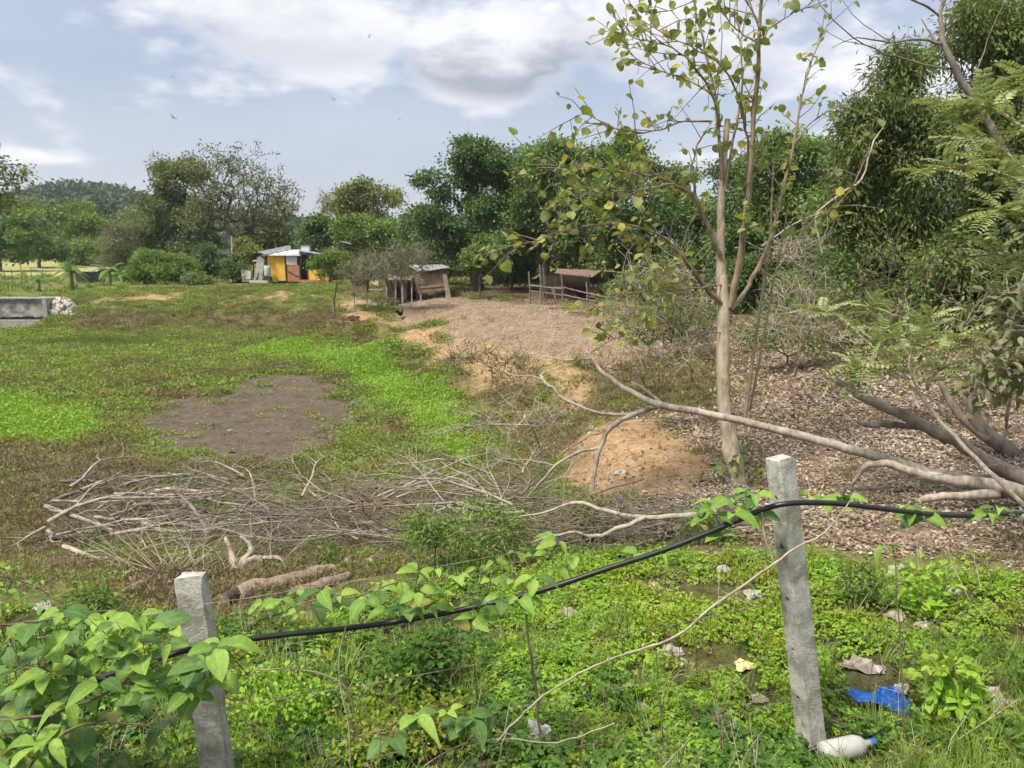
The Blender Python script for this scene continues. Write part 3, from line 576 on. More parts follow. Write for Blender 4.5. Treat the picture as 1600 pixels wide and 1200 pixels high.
# things lying on the ground keep their own spot free
CLEAR = [(1385,1105,46),(1408,1086,24),(1345,1045,40),(1372,1050,18),(1162,1045,26),(842,1155,30),(888,960,24),(1175,932,24),(1130,893,18),(1023,918,14),(1067,1038,14),(1048,1022,28),(1003,1108,20),(1185,1095,22),(1545,1095,36),(1582,1103,18),(1400,893,28),(1490,925,18),(1443,980,16),(1402,965,22),(455,1110,18),(492,1025,18),(70,955,20),(1335,1190,46),(1290,1190,30)]
_cl = [(gnd(u, v), r) for u, v, r in CLEAR]
def clear(X, Y):
    k = np.ones(len(X), bool)
    for g, r in _cl: rr_ = r * .95 * g[1] / F + .02; k &= ((X - g[0]) ** 2 + ((Y - g[1] + rr_ * .35) / 1.35) ** 2) > rr_ ** 2
    return k
# pond creepers
PR = [pro('sprig', tuft(56, .15, .07, .042, .027), 'creeper_green'), pro('sprig', tuft(60, .15, .04, .036, .026), 'creeper_moss'), pro('sprig', tuft(56, .15, .07, .044, .024), 'creeper_olive'), pro('sprig', tuft(40, .15, .10, .06, .016, up=.9), 'weed_brown')]
X, Y = sample(72000, 7.5, 56, 1.05); Z = zones(X, Y); n = fbm(X, Y, .5, 4); n2_ = fbm(X + 40, Y, 1.7, 3); rr = np.hypot(X, Y)
bare = np.max([Z['mud'], Z['chips'], Z['litter'], Z['sand'], Z['dark'], Z['shade'] , Z['front'] * (rr < 12), Z['meadow']], 0)
hole = sstep(n2_, .30, .46); gr = np.clip(hole + Z['moss'] + .6 * Z['lime'], 0, 1) * (1 - .55 * Z['brown']); keep = rng.random(len(X)) < (1 - bare) * gr * .95 + .012 * Z['mud']
keep &= ~((X < WALL_X1 + .8) & (np.abs(Y - WALL_Y) < .4)) & ~((Y > 56.2) & (X > -22) & (X < -13))
X, Y, n, rr = X[keep], Y[keep], n[keep], rr[keep]; Z = {k: v[keep] for k, v in Z.items()}; q = rng.random(len(X))
var = np.where(q < Z['brown'] * .75, 3, np.where(q < .1 + Z['moss'] * .95, 1, np.where((n < .43) ^ (q < .12), 2, 0))); var = np.where((Z['lime'] > .5) & (q > .3), np.where(q > .75, 1, 0), var)
put('creeping_plants', PR, X, Y, np.clip(rr / 14, .85, 1.9) * rng.uniform(.6, 1.4, len(X)), var, 'low creeping green plants covering the dried pond and its banks', 'ground cover')
# dry weeds on the pond rim and along the near shore
X, Y = sample(26000, 6.5, 50, 1.1); Z = zones(X, Y); n = fbm(X + 9, Y, .8, 4); rr = np.hypot(X, Y)
keep = rng.random(len(X)) < np.clip(Z['brown'] * .9 + Z['dark'] * .25 + (n > .56) * .22 * (1 - Z['mud']) * (1 - Z['moss']) + .8 * (Y < 9.2) * (Y > 6.) * (X < .6), 0, 1) * (1 - Z['sand']) * (1 - Z['chips'] * .9) * (1 - Z['front'] * .8)
X, Y, rr = X[keep], Y[keep], rr[keep]
PR = [pro('dry_tuft', blades(22, .10, .20, .008), 'weed_brown'), pro('dry_tuft', tuft(30, .16, .16, .07, .02, up=.7), 'weed_brown'), pro('dry_tuft', tuft(26, .15, .12, .07, .03), 'creeper_olive')]
put('dry_weeds', PR, X, Y, np.clip(rr / 16, .7, 1.5) * rng.uniform(.6, 1.3, len(X)), rng.choice(3, len(X), p=(.35, .4, .25)), 'dry brown weeds round the rim of the pond', 'weeds', dz=-.01)
# leaf litter on the right slope
X, Y = sample(52000, 5.5, 26, 1.35, 46); Z = zones(X, Y); n = fbm(X, Y + 30, .9, 3); rr = np.hypot(X, Y)
keep = rng.random(len(X)) < np.clip(Z['litter'] * (.3 + 1.1 * sstep(fbm(X, Y, 1.6, 3), .35, .6)) + Z['shade'] * .3 + .03, 0, 1) * (1 - Z['sand'] * .93) * np.where(Z['front'] > .5, .10, 1) * (1 - Z['mud']) * (1 - Z['moss']) * sstep(X, -2.5, 1.2)
X, Y, rr, n = X[keep], Y[keep], rr[keep], n[keep]
PR = [pro('litter', flat_leaves(16, .21, .058, .03, .015, .2), 'dead_leaf'), pro('litter', flat_leaves(13, .22, .072, .038, .025, .3), 'dead_leaf'), pro('litter', flat_leaves(14, .2, .06, .032, .015, .2), 'dead_leaf_pale')]
put('leaf_litter', PR, X, Y, np.clip(rr / 12, .8, 1.25) * rng.uniform(.7, 1.2, len(X)), np.where(rng.random(len(X)) < np.clip((n - .45) * 2.5 + .5 * sstep(Y, 11.5, 9.5) * sstep(Y, 7.2, 8.2), .03, .7), 2, rng.integers(0, 2, len(X))), 'fallen dry leaves covering the wooded slope on the right', 'leaf litter', dz=.0)
# chips and husks on the yard
X, Y = sample(26000, 14, 47, .8, 30); Z = zones(X, Y); keep = rng.random(len(X)) < Z['chips'] * .7 * (1 - Z['sand'] * .9) + Z['shade'] * .12; X, Y = X[keep], Y[keep]; rr = np.hypot(X, Y)
PR = [pro('husk', flat_leaves(10, .22, .042, .026, .01, .15), 'chip'), pro('husk', flat_leaves(8, .22, .045, .028, .01, .15), 'dead_leaf')]
put('dry_husks', PR, X, Y, np.clip(rr / 24, .8, 1.4), (rng.random(len(X)) < .35).astype(int), 'pale dry husks and leaves strewn over the yard', 'husks')
# pale specks on the mud and banks
X, Y = sample(5200, 11, 50, 1., 38); Z = zones(X, Y); keep = rng.random(len(X)) < Z['mud'] * .42 + .07 + .1 * Z['lime']; X, Y = X[keep], Y[keep]
put('pale_specks', [pro('speck', flat_leaves(1, .05, .07, .05, .01), 'pale_bit'), pro('speck', flat_leaves(2, .3, .09, .05, .01), 'dead_leaf_pale')], X, Y, rng.uniform(.5, 1.5, len(X)), rng.integers(0, 2, len(X)), 'scattered pale shell and paper specks on the pond mud', 'specks')
X, Y = sample(900, 11, 40, 1., 38); Z = zones(X, Y); keep = rng.random(len(X)) < .3 * Z['mud'] + .25 * Z['brown'] + .3 * Z['sand'] + .4 * Z['litter']; X, Y = X[keep], Y[keep]
put('loose_sticks', [pro('stick', sticks(2, .2, .5, .007), 'twig_brown')], X, Y, rng.uniform(.5, 1.3, len(X)), np.zeros(len(X), int), 'small loose sticks lying on the mud and slope', 'sticks')
# near greenery inside the fence
X, Y = sample(19000, 2.6, 9.5, 1.25, 46); Z = zones(X, Y); n = fbm(X, Y + 7, 1.1, 4); n3 = fbm(X + 3, Y, 2.6, 3); q = rng.random(len(X))
uu, vv, _ = proj(np.c_[X, Y, hgt(X, Y)]); grassy = sstep(uu + .9 * (vv - 1050) + 120 * (n - .5), 1380, 1560)
dense = sstep(X, -2.6, -.6) * .45 + .5
keep = clear(X, Y) & (q < Z['front'] * dense * sstep(n3, .30, .50) * (1 - .6 * grassy)); X, Y, n, n3, q, uu = X[keep], Y[keep], n[keep], n3[keep], rng.random(keep.sum()), uu[keep]
PR = [pro('clover_plant', trifol(20, .085, .08, .019), 'clover'), pro('clover_plant', trifol(16, .08, .10, .023), 'clover'), pro('weed_plant', tuft(30, .09, .14, .03, .019, OVAL, .8), 'weed_yellow'), pro('weed_plant', trifol(11, .09, .12, .032), 'weed_deep'), pro('grass_tuft', blades(20, .05, .20, .006), 'grass_blade')]
n5 = fbm(X + 21, Y - 4, 1.9, 3); q = np.clip(q + (n5 - .5) * .9, 0, 1)
var = np.where(q < .42, 0, np.where(q < .62, 1, np.where((n > .58) | (q > .985), 2, np.where(n < .42, 3, np.where(q < .80, 4, 1)))))
left = uu < 760; var = np.where(left & (rng.random(len(X)) < .5), rng.choice([2, 3, 3, 4], len(X)), var)
put('green_weeds', PR, X, Y, rng.uniform(.65, 1.25, len(X)) * np.where(left, 1.15, 1.), var, 'bright green clover-like weeds carpeting the ground behind the fence', 'weeds', .25)
# grass at the lower right
X, Y = sample(7000, 2.3, 5.6, 1., 46); n = fbm(X, Y + 7, 1.1, 4); uu, vv, _ = proj(np.c_[X, Y, hgt(X, Y)]); keep = rng.random(len(X)) < sstep(uu + .9 * (vv - 1050) + 160 * (n - .5), 1370, 1600) * .8 + .03 * (X > .5); keep &= clear(X, Y); X, Y = X[keep], Y[keep]
put('long_grass', [pro('grass_tuft', blades(22, .05, .20, .005), 'grass_blade'), pro('grass_tuft', blades(16, .06, .15, .004), 'grass_blade')], X, Y, rng.uniform(.6, 1.2, len(X)), rng.integers(0, 2, len(X)), 'long fine grass at the lower right corner', 'grass', .2)
# dead stems, fallen leaves and crumbs among the clover
def upright(n):
    mb = MB()
    for i in range(n):
        p = np.array([rng.uniform(-.12, .12), rng.uniform(-.12, .12), 0]); h = rng.uniform(.12, .38); q = p + np.array([rng.normal(0, .09), rng.normal(0, .09), h]); mb.tube([p, (p + q) / 2 + rng.normal(0, .02, 3), q], [.0028, .002, .0012], 4, False)
        if rng.random() < .6: w = (p + q) / 2; mb.tube([w, w + np.array([rng.normal(0, .06), rng.normal(0, .06), .08])], [.0018, .001], 4, False)
    return mb.arr(), mb.F
X, Y = sample(900, 3.0, 8.5, 1.2, 44); Z = zones(X, Y); keep = (rng.random(len(X)) < Z['front'] * .75); X, Y = X[keep], Y[keep]
put('dry_stems', [pro('dry_stem', upright(3), 'twig_brown'), pro('dry_stem', upright(2), 'twig_pale'), pro('fallen_leaf', flat_leaves(3, .12, .045, .025, .10, .4), 'dead_leaf')], X, Y, rng.uniform(.6, 1.3, len(X)), rng.choice(3, len(X), p=(.45, .3, .25)), 'thin dead stems and a few dry leaves among the green weeds', 'stems', .3)
# clods on the bare soil
X, Y = sample(5200, 8, 40, 1.1, 30); Z = zones(X, Y); keep = rng.random(len(X)) < Z['sand'] * .8 + .05 * Z['mud'] + .2 * Z['dark']; X, Y = X[keep], Y[keep]
covermat('clod', (.22,.15,.085), (.36,.26,.155), None, 0., .95)
def clods(n, rad, s0):
    mb = MB()
    for i in range(n):
        V = rdir(8) * np.array([1, .9, .6]) * s0 * rng.uniform(.3, 1.2); V = V[np.lexsort((V[:, 0], V[:, 2]))]; p = np.array([rng.uniform(-rad, rad), rng.uniform(-rad, rad), 0]); s_ = s0 * rng.uniform(.35, 1.1); mb.box(p, (s_ * 1.4, s_, s_ * .8), tuple(rng.uniform(0, 3, 3)), s_ * .25)
    return mb.arr(), mb.F
put('soil_clods', [pro('clod', clods(9, .18, .022), 'clod')], X, Y, rng.uniform(.5, 1.4, len(X)), np.zeros(len(X), int), 'small clods and crumbs of dry soil on the sandy mound and path', 'clods')
# berm turf and meadow
X, Y = sample(9000, 56, 130, 1.2, 42); Z = zones(X, Y); keep = (rng.random(len(X)) < .35 * (1 - Z['meadow'])) & ~((X > -24) & (X < -10) & (Y < 66)); X, Y = X[keep], Y[keep]
put('meadow_grass', [pro('grass_tuft', blades(26, .3, .32, .05), 'grass_blade')], X, Y, rng.uniform(.6, 1.4, len(X)), np.zeros(len(X), int), 'short grass of the far meadow beyond the pond', 'grass')
# ================================================================== SLIM FOREGROUND TREE (individual leaves)
def leafmesh(name, mat, ln, wd, fold=.10, droop=.18, pointy=.25, k=5):
    """an ovate leaf, midrib folded, tip drooping; uv = (along, across)"""
    V, UV, Fs = [], [], []
    for i in range(k + 1):
        t = i / k; w = wd / 2 * (math.sin(math.pi * t ** (.78)) ** (.72 if pointy < .4 else 1.0)) * (1 - pointy * t * .35); z = -droop * ln * t * t + .05 * ln * math.sin(3 * t)
        for s_ in (-1, 0, 1): V.append((t * ln, s_ * w, z + abs(s_) * fold * w * 2)); UV.append((t, .5 + .5 * s_))
    for i in range(k):
        a = i * 3; Fs += [(a, a+3, a+4, a+1), (a+1, a+4, a+5, a+2)]
    return mesh(name, np.array(V), Fs, mat, True, UV)
def veinmat(name, c1, c2, vein, under=None, transl=.35, rough=.45, c3=None, rare=.08):
    m = MN(name); uvn = m.n('ShaderNodeUVMap'); sp_ = m.n('ShaderNodeSeparateXYZ'); m.t.links.new(uvn.outputs[0], sp_.inputs[0]); u_, v_ = sp_.outputs[0], sp_.outputs[1]
    ac = m.math('ABSOLUTE', m.math('SUBTRACT', v_, .5)); mid = m.rng(ac, .015, .05, 1, 0)
    st = m.math('FRACT', m.math('MULTIPLY', m.math('SUBTRACT', u_, m.math('MULTIPLY', ac, .55)), 7.)); side = m.rng(m.math('ABSOLUTE', m.math('SUBTRACT', st, .5)), .03, .10, .55, 0)
    r = m.objrand(); col = m.mix(r, c1, c2)
    if c3: col = m.mix(m.rng(m.math('FRACT', m.math('MULTIPLY', r, 53.3)), 1 - rare - .01, 1 - rare), col, c3)
    col = m.mix(1.0, col, m.mix(m.rng(m.noise(45, 3), .35, .7), (.82,.84,.8), (1.12,1.1,1.08)), 'MULTIPLY')
    col = m.mix(m.math('MAXIMUM', mid, side), col, m.mix(.55, col, vein)); col = m.mix(m.rng(m.noise(26, 2), .68, .74, 0, .8), col, (.20, .15, .05)); col = m.mix(m.rng(m.noise(7, 3), .5, .75, 0, .35), col, m.mix(1.0, col, (1.3, 1.1, .9), 'MULTIPLY'))
    if under: col = m.mix(m.n('ShaderNodeNewGeometry').outputs['Backfacing'], col, m.mix(.35, col, under))
    return m.done(col, rough, m.bump(m.math('MAXIMUM', mid, side), .25, .004), .22, 0, transl, m.mix(1.0, col, (1.25,1.3,.6), 'MULTIPLY'))
veinmat('leaf_round', (.17,.21,.06), (.33,.37,.12), (.36,.38,.16), (.30,.32,.18), .4, .5, (.40,.34,.07), .10)
veinmat('leaf_vine', (.15,.28,.04), (.30,.46,.085), (.36,.50,.18), (.24,.34,.14), .32, .55)
veinmat('leaf_vine_old', (.065,.15,.04), (.13,.24,.06), (.20,.30,.12), (.13,.2,.1), .25, .5, (.30,.27,.07), .04)
def place_leaf(me, p, d, up, parent, s, origin):
    d = Vector(d).normalized(); u = Vector(up); y = u.cross(d); y = y.normalized() if y.length > 1e-4 else Vector((1, 0, 0)); z = d.cross(y)
    M = Matrix((d, y, z)).transposed().to_4x4(); o = bpy.data.objects.new('leaf', me); COL.objects.link(o); o.parent = parent
    o.matrix_basis = Matrix.Translation(Vector([float(q) for q in (np.asarray(p) - origin)])) @ M @ Matrix.Diagonal((s, s, s, 1)); return o
def pline(pts, d0, d1, k=4, wob=0.):
    """pixel polyline (u, v, radius) with distance running from d0 to d1 -> smooth world line + radii"""
    n = len(pts); ds = np.linspace(d0, d1, n) if not hasattr(d0, '__len__') else np.asarray(d0)
    P = np.array([np.r_[at(p[0], p[1], d), p[2]] for p, d in zip(pts, ds)]); Q = smoothline(P, k, wob); return Q[:, :3], np.maximum(Q[:, 3] * (1 + rng.normal(0, .05, len(Q))), .0015)
LM['round_small'] = leafmat('foliage_round', (.17,.21,.06), (.33,.37,.12), (.42,.36,.08), .1, transl=.4)
TB = gnd(1150, 752); TD = TB[1]
ft = thing('slim_tree', 'slim pale-barked tree with sparse round yellow-green leaves in right foreground', 'tree', TB)
def seg_mesh(name, segs, mat, parent, n=8):
    V, Fq = tubes(segs, n); return link(name, mesh(name, V - np.array(parent.location), Fq, mat, True), parent)
trunk = pline([(u_, v_, r_ * .88) for u_, v_, r_ in [(1152,762,.17),(1148,735,.135),(1140,690,.115),(1132,640,.092),(1129,560,.084),(1131,480,.084),(1128,430,.070),(1126,380,.054),(1127,320,.046),(1131,260,.042),(1137,186,.032)]], TD, TD + .1, 5, .004)
seg_mesh('trunk', [trunk], MATS['bark_pale'], ft, 10)
BR = [ # boughs: pixels with radius, distance start/end
 ([(1140,480,.05),(1152,430,.052),(1163,360,.047),(1172,280,.04),(1178,190,.034),(1184,90,.027),(1190,0,.02),(1193,-60,.014)],0,-.6),
 ([(1142,484,.036),(1165,455,.032),(1185,415,.03),(1205,370,.028),(1222,300,.024),(1240,225,.02),(1253,150,.016),(1270,90,.011),(1300,20,.006)],0,.9),
 ([(1126,474,.04),(1095,440,.036),(1065,400,.03),(1035,370,.02),(985,352,.015),(920,352,.011),(850,372,.008),(790,388,.005),(762,392,.003)],0,-1.0),
 ([(1127,400,.034),(1105,350,.03),(1080,302,.026),(1040,280,.018),(985,270,.013),(930,262,.009),(880,258,.005),(842,262,.003)],0,-.6),
 ([(1080,302,.02),(1050,288,.018),(1005,296,.013),(950,300,.009),(895,312,.006),(850,330,.004)],-.2,-.9),
 ([(1090,315,.02),(1082,270,.017),(1090,225,.014),(1110,200,.01)],0,.2),
 ([(1128,280,.028),(1122,200,.024),(1115,140,.02),(1098,60,.015),(1085,0,.011),(1075,-60,.007)],0,.5),
 ([(1124,215,.022),(1118,160,.018),(1090,110,.014),(1050,75,.010),(1000,62,.006),(965,50,.003)],0,-.7),
 ([(1122,200,.022),(1118,155,.018),(1075,125,.013),(1030,110,.009),(985,85,.006),(970,50,.003)],0,.6),
 ([(1132,300,.024),(1145,220,.02),(1160,130,.014),(1155,60,.009),(1150,-20,.006)],0,.4),
 ([(1172,280,.02),(1165,200,.018),(1150,140,.015),(1120,95,.011),(1060,65,.007),(1000,30,.004)],-.1,-.8),
 ([(1112,190,.016),(1070,190,.013),(1020,205,.010),(960,200,.007),(920,180,.004),(898,182,.002)],0,-.6),
 ([(1180,65,.016),(1150,45,.011),(1130,20,.008),(1110,-30,.005)],-.3,-.1),
 ([(1182,62,.015),(1215,35,.011),(1250,15,.007),(1290,-10,.004)],-.3,.2),
 ([(1184,35,.014),(1172,10,.011),(1165,-20,.008)],-.3,.0),
 ([(1240,225,.012),(1275,185,.009),(1310,165,.006),(1345,125,.004)],.5,.7),
 ([(1222,300,.012),(1190,240,.009),(1170,160,.006)],.4,.3),
 ([(1085,0,.01),(1050,15,.008),(1010,20,.005),(975,5,.003)],.4,.2),
 ([(1185,415,.016),(1225,395,.013),(1270,345,.010),(1310,320,.012),(1335,285,.009),(1360,230,.006)],.3,1.2),
 ([(1127,445,.014),(1080,450,.011),(1020,455,.008),(960,462,.006),(930,480,.003)],0,-.9),
 ([(1128,520,.012),(1080,515,.009),(1030,505,.007),(985,520,.005),(940,540,.003)],0,-.8),
 ([(1128,550,.014),(1100,530,.011),(1060,508,.008),(1010,512,.005)],0,.6)]
BR = [([(u_, v_, r_ * .8) for u_, v_, r_ in p_], a_, b_) for p_, a_, b_ in BR]
segs = [pline(p, TD + a, TD + b, 4, .006) for p, a, b in BR]
for s_ in segs: seg_mesh('bough', [s_], MATS['bark_tan'], ft, 6)
shoots = [pline(p, TD + a, TD + b, 4, .004) for p, a, b in (([(1163,660,.022),(1172,590,.021),(1185,500,.019),(1198,420,.016),(1205,340,.012),(1208,260,.008)],.2,.5),([(1172,640,.016),(1185,570,.015),(1203,470,.013),(1218,400,.012),(1232,320,.006)],.3,.6))]
for s_ in shoots: seg_mesh('shoot', [s_], MATS['bark_red'], ft, 6)
# twigs and leaves
tw, leafspots = [], []
for (P, r), (px_, a_, b_) in zip(segs, BR):
    L_ = np.r_[0, np.cumsum(np.linalg.norm(np.diff(P, axis=0), axis=1))]
    for t in np.arange(L_[-1] * (.22 if a_ <= 0 else .3), L_[-1], .042 if min(q_[0] for q_ in px_) < 1000 else .08):
        i = np.searchsorted(L_, t) - 1; i = min(max(i, 0), len(P) - 2); p = P[i] + (P[i+1] - P[i]) * ((t - L_[i]) / (L_[i+1] - L_[i] + 1e-9)); tg = P[i+1] - P[i]; tg /= np.linalg.norm(tg) + 1e-9
        if rng.random() < .30: leafspots.append((p, tg * .4 + rdir(1)[0])); continue
        d = tg * .7 + rdir(1, .35)[0]; d /= np.linalg.norm(d); l = rng.uniform(.15, .55); q = p + d * l; mid = p + d * l * .5 + rng.normal(0, .02, 3) + [0, 0, .02]
        tw.append((np.array([p, mid, q]), np.array([.006, .0045, .0025]))); 
        for s2 in ((.4, .7, 1.) if rng.random() < .4 else (.6, 1.)): leafspots.append((p + (q - p) * s2, d * .6 + rdir(1)[0]))
u_, v_, f_ = proj(np.array([s_[0] for s_ in leafspots])); inview = (v_ > -40); leafspots = [s_ for s_, k in zip(leafspots, inview) if k]
V, Fq = tubes(tw, 4); tag(link('twigs', mesh('twigs', V - TB, Fq, MATS['bark_grey'], True), ft), None, None, None, 'stuff')
RL = [leafmesh('leaf', MATS['leaf_round'], .17, .145, .08, .2, .1), leafmesh('leaf', MATS['leaf_round'], .15, .12, .15, .3, .2), leafmesh('leaf', MATS['leaf_round'], .12, .095, .2, .1, .15)]
order = rng.permutation(len(leafspots)); rest = []
for i, k in enumerate(order):
    p, d = leafspots[k]; d = np.asarray(d) * np.array([1, 1, .8]) + np.array([0, 0, -.35 if rng.random() < .5 else .25]); up = rdir(1, 1.3)[0]; s_ = rng.uniform(.42, .98)
    if i < 300: place_leaf(RL[rng.integers(3)], p, d, up, ft, s_, TB)
    else: rest.append((p, d, up, s_))
if rest:
    V, Fq = leafset(np.array([r[0] for r in rest]), np.array([r[1] for r in rest]), np.array([r[2] for r in rest]), np.array([.14 * r[3] for r in rest]), np.array([.13 * r[3] for r in rest]), OVAL)
    tag(link('small_leaves', mesh('small_leaves', V - TB, Fq, LM['round_small']), ft), None, None, None, 'stuff')
bv, bf = tuft(60, .28, .5, .11, .07, OVAL, .3); link('base_shoots', mesh('base_shoots', bv + np.array([0, -.1, .1]), bf, LM['mid']), ft)
# ================================================================== dry shrubs behind and beside it
def shrub(name, label, base, lobes, depth, n, per, lf, mat, bark='twig_pale', rt=.02, twigs=120, rcl=.12, wd=.6, cat='shrub', group=None):
    return tree(name, label, base, lobes, depth, n, per, rcl, lf, lf * wd, mat, bark, rt, .2, .3, group, cat, twigs, .6, OVAL, .8, 'stems')
shrub('dry_shrub', 'tangled dry shrub with few yellow leaves left of the slim trunk', gnd(1085, 600), [(1060,470,60,70),(1010,450,50,50),(1085,540,50,40),(980,500,40,40)], 11.2, 210, 2, .085, LM['round_small'], twigs=420, rcl=.16, group='dry shrubs at the forest edge')
shrub('dry_shrub', 'tangled dry shrub with pale twigs right of the slim trunk', gnd(1240, 590), [(1230,470,60,70),(1270,520,50,40),(1200,520,40,40),(1250,400,50,40)], 12, 170, 1, .07, LM['grey'], twigs=300, rcl=.16, group='dry shrubs at the forest edge')
shrub('dry_shrub', 'pale leafless shrub below the drooping tree', gnd(1370, 590), [(1370,440,80,50),(1330,490,60,50),(1420,480,60,50),(1460,430,50,40)], 13.5, 150, 3, .08, LM['mid'], 'twig_brown', twigs=160, rcl=.17, group='dry shrubs at the forest edge')
shrub('dry_shrub', 'low brown shrub on the slope behind the long fallen bough', gnd(1010, 615), [(1000,575,60,25),(950,580,40,18),(1060,580,50,20)], 14.5, 110, 3, .05, LM['yellow'], 'twig_brown', twigs=160, rcl=.14, group='dry shrubs at the forest edge')
shrub('dry_shrub', 'thin dry shrub above the pond shore, left of the sand mound', gnd(850, 715), [(800,640,50,50),(850,660,50,40),(770,680,40,40),(720,690,30,30)], 11.2, 90, 1, .04, LM['grey'], twigs=150, rcl=.16, group='dry shrubs at the forest edge')
shrub('dry_shrub', 'low weedy brown shrub along the shore path beyond the mound', gnd(770, 585), [(760,560,50,20),(800,580,40,16),(720,560,30,14)], 21, 120, 6, .07, LM['grey'], 'twig_brown', twigs=160, rcl=.18, group='dry shrubs at the forest edge')
shrub('thicket_shrub', 'leafy green thicket shrub right behind the reddish shoots of the slim tree', gnd(1230, 572), [(1220,500,60,50),(1260,470,60,50),(1190,540,40,24),(1270,540,40,24)], 15.5, 210, 12, .09, LM['mid'], 'twig_brown', twigs=160, rcl=.17, wd=.45, group='thicket at the forest edge')
shrub('thicket_shrub', 'dusty olive thicket shrub behind the feathery branch', gnd(1340, 580), [(1340,500,60,50),(1390,520,50,40),(1310,540,40,26)], 14.5, 200, 11, .08, LM['olive'], 'twig_brown', twigs=200, rcl=.16, wd=.45, group='thicket at the forest edge')
shrub('thicket_shrub', 'dark leafy thicket shrub left of the slim trunk at the yard edge', gnd(1060, 545), [(1040,490,60,40),(1090,500,50,40),(1000,510,40,24)], 18.5, 210, 12, .10, LM['dark'], 'twig_brown', twigs=200, rcl=.2, wd=.45, group='thicket at the forest edge')
# ================================================================== FALLEN BOUGHS on the right
def bough(name, label, lines, mat='dead_wood', n=8, group='fallen boughs on the right slope', cat='branch'):
    S = [pline(p, a, b, 4, .006) for p, a, b in lines]; P0 = S[0][0]; base = P0[np.argmin(P0[:, 2])].copy(); base[2] = min(P0[:, 2].min(), hz(base[0], base[1])); r = thing(name, label, cat, base, group)
    seg_mesh('limb', [S[0]], MATS[mat], r, n)
    for s_ in S[1:]: seg_mesh('side_branch', [s_], MATS[mat], r, 6)
    return r, S
B1, S1 = bough('fallen_bough', 'long pale forked bough reaching from right edge across to the sand mound', [
 ([(1640,790,.10),(1560,758,.082),(1470,742,.066),(1390,720,.058),(1300,694,.051),(1200,668,.046),(1110,648,.042),(1030,632,.041),(985,612,.032),(945,584,.026),(922,556,.016),(918,545,.010)],7.7,9.3),
 ([(1035,632,.034),(990,648,.032),(955,668,.029),(938,700,.026),(928,745,.02),(926,765,.012)],8.9,8.7),
 ([(990,648,.024),(940,646,.021),(890,628,.018),(862,606,.020),(846,590,.022),(850,580,.008)],8.9,9.6),
 ([(1032,630,.026),(1010,612,.021),(986,597,.016)],8.9,9.0),
 ([(938,700,.021),(900,708,.018),(868,728,.013),(835,765,.009),(800,800,.005)],8.8,8.7),
 ([(946,672,.012),(905,690,.010),(870,715,.006)],8.8,9.1),
 ([(924,560,.012),(880,562,.010),(830,552,.007),(790,540,.004)],9.3,10),
 ([(862,606,.012),(840,590,.008),(800,585,.006),(760,570,.003)],9.5,10.5),
 ([(870,728,.009),(830,720,.006),(780,716,.004)],8.8,9.3),
 ([(905,705,.008),(885,740,.006),(878,790,.003)],8.8,8.6)])
bough('fallen_bough', 'brown split bough with broken end rising behind the long pale bough', [
 ([(1640,770,0.0936),(1570,735,0.0780),(1510,700,0.0663),(1450,668,0.0624),(1400,645,0.0546),(1350,622,0.0468),(1310,596,0.0351),(1302,590,0.0234)],7.6,8.8),
 ([(1480,690,0.0468),(1440,668,0.0429),(1400,664,0.0390),(1360,664,0.0351),(1338,658,0.0156)],8.2,8.6)], 'bark_grey')
bough('fallen_bough', 'low crooked bough under the long pale bough at right edge', [
 ([(1640,785,0.0858),(1560,760,0.0780),(1490,752,0.0585),(1430,738,0.0484),(1385,724,0.0406),(1355,728,0.0312),(1338,748,0.0203),(1330,765,0.0078)],7.4,7.9),
 ([(1560,772,0.0546),(1500,775,0.0429),(1450,778,0.0390),(1438,784,0.0312)],7.3,7.4)])
bough('leaning_sapling', 'thin straight leaning stem crossing the boughs at right edge', [([(1625,815,0.0273),(1560,750,0.0250),(1490,680,0.0218),(1420,600,0.0187),(1370,550,0.0140),(1320,500,0.0078)],6.9,8.4)], 'twig_pale', group=None, cat='stem')
bough('crooked_trunk', 'curved grey trunk growing behind the fallen boughs at right', [
 ([(1610,735,0.1092),(1570,700,0.1014),(1530,665,0.0936),(1515,620,0.0780),(1530,585,0.0663),(1560,540,0.0585),(1590,470,0.0546),(1620,390,0.0468)],9.2,9.8), ([(1545,685,0.0702),(1500,650,0.0546),(1470,600,0.0390),(1455,560,0.0234)],9.3,9.9)], 'bark_grey', group=None, cat='trunk')
bough('bare_tree', 'bare grey crooked tree spreading leafless branches at the top right', [
 ([(1640,420,0.0702),(1610,330,0.0614),(1560,220,0.0497),(1500,120,0.0439),(1475,70,0.0351),(1470,20,0.0263),(1490,-30,0.0175)],10,10.6),
 ([(1475,70,0.0205),(1440,62,0.0163),(1390,65,0.0105),(1340,60,0.0071),(1300,75,0.0035)],10.4,10),([(1472,30,0.0175),(1440,5,0.0129),(1400,-5,0.0082)],10.5,10.3),([(1500,110,0.0163),(1420,95,0.0117),(1350,70,0.0082),(1290,20,0.0053),(1270,-20,0.0029)],10.4,9.8),
 ([(1490,100,0.0175),(1460,60,0.0129),(1440,30,0.0082)],10.4,10.9),([(1390,65,0.0058),(1340,30,0.0041),(1310,-10,0.0023)],10.2,9.9),([(1350,70,0.0053),(1310,60,0.0035),(1270,30,0.0017)],10,9.8),([(1560,220,0.0175),(1520,150,0.0117),(1545,60,0.0071),(1570,0,0.0046)],10.3,11)], 'bark_grey', group=None, cat='tree')
bough('dead_liana', 'crooked bare liana hanging in the gap right of the slim tree', [([(1285,395,.012),(1275,340,.014),(1310,305,.016),(1345,280,.015),(1365,220,.012),(1380,200,.006)],12,12.5),([(1285,330,.012),(1240,350,.010),(1190,385,.008)],12,11)], 'twig_pale', group=None, cat='liana')
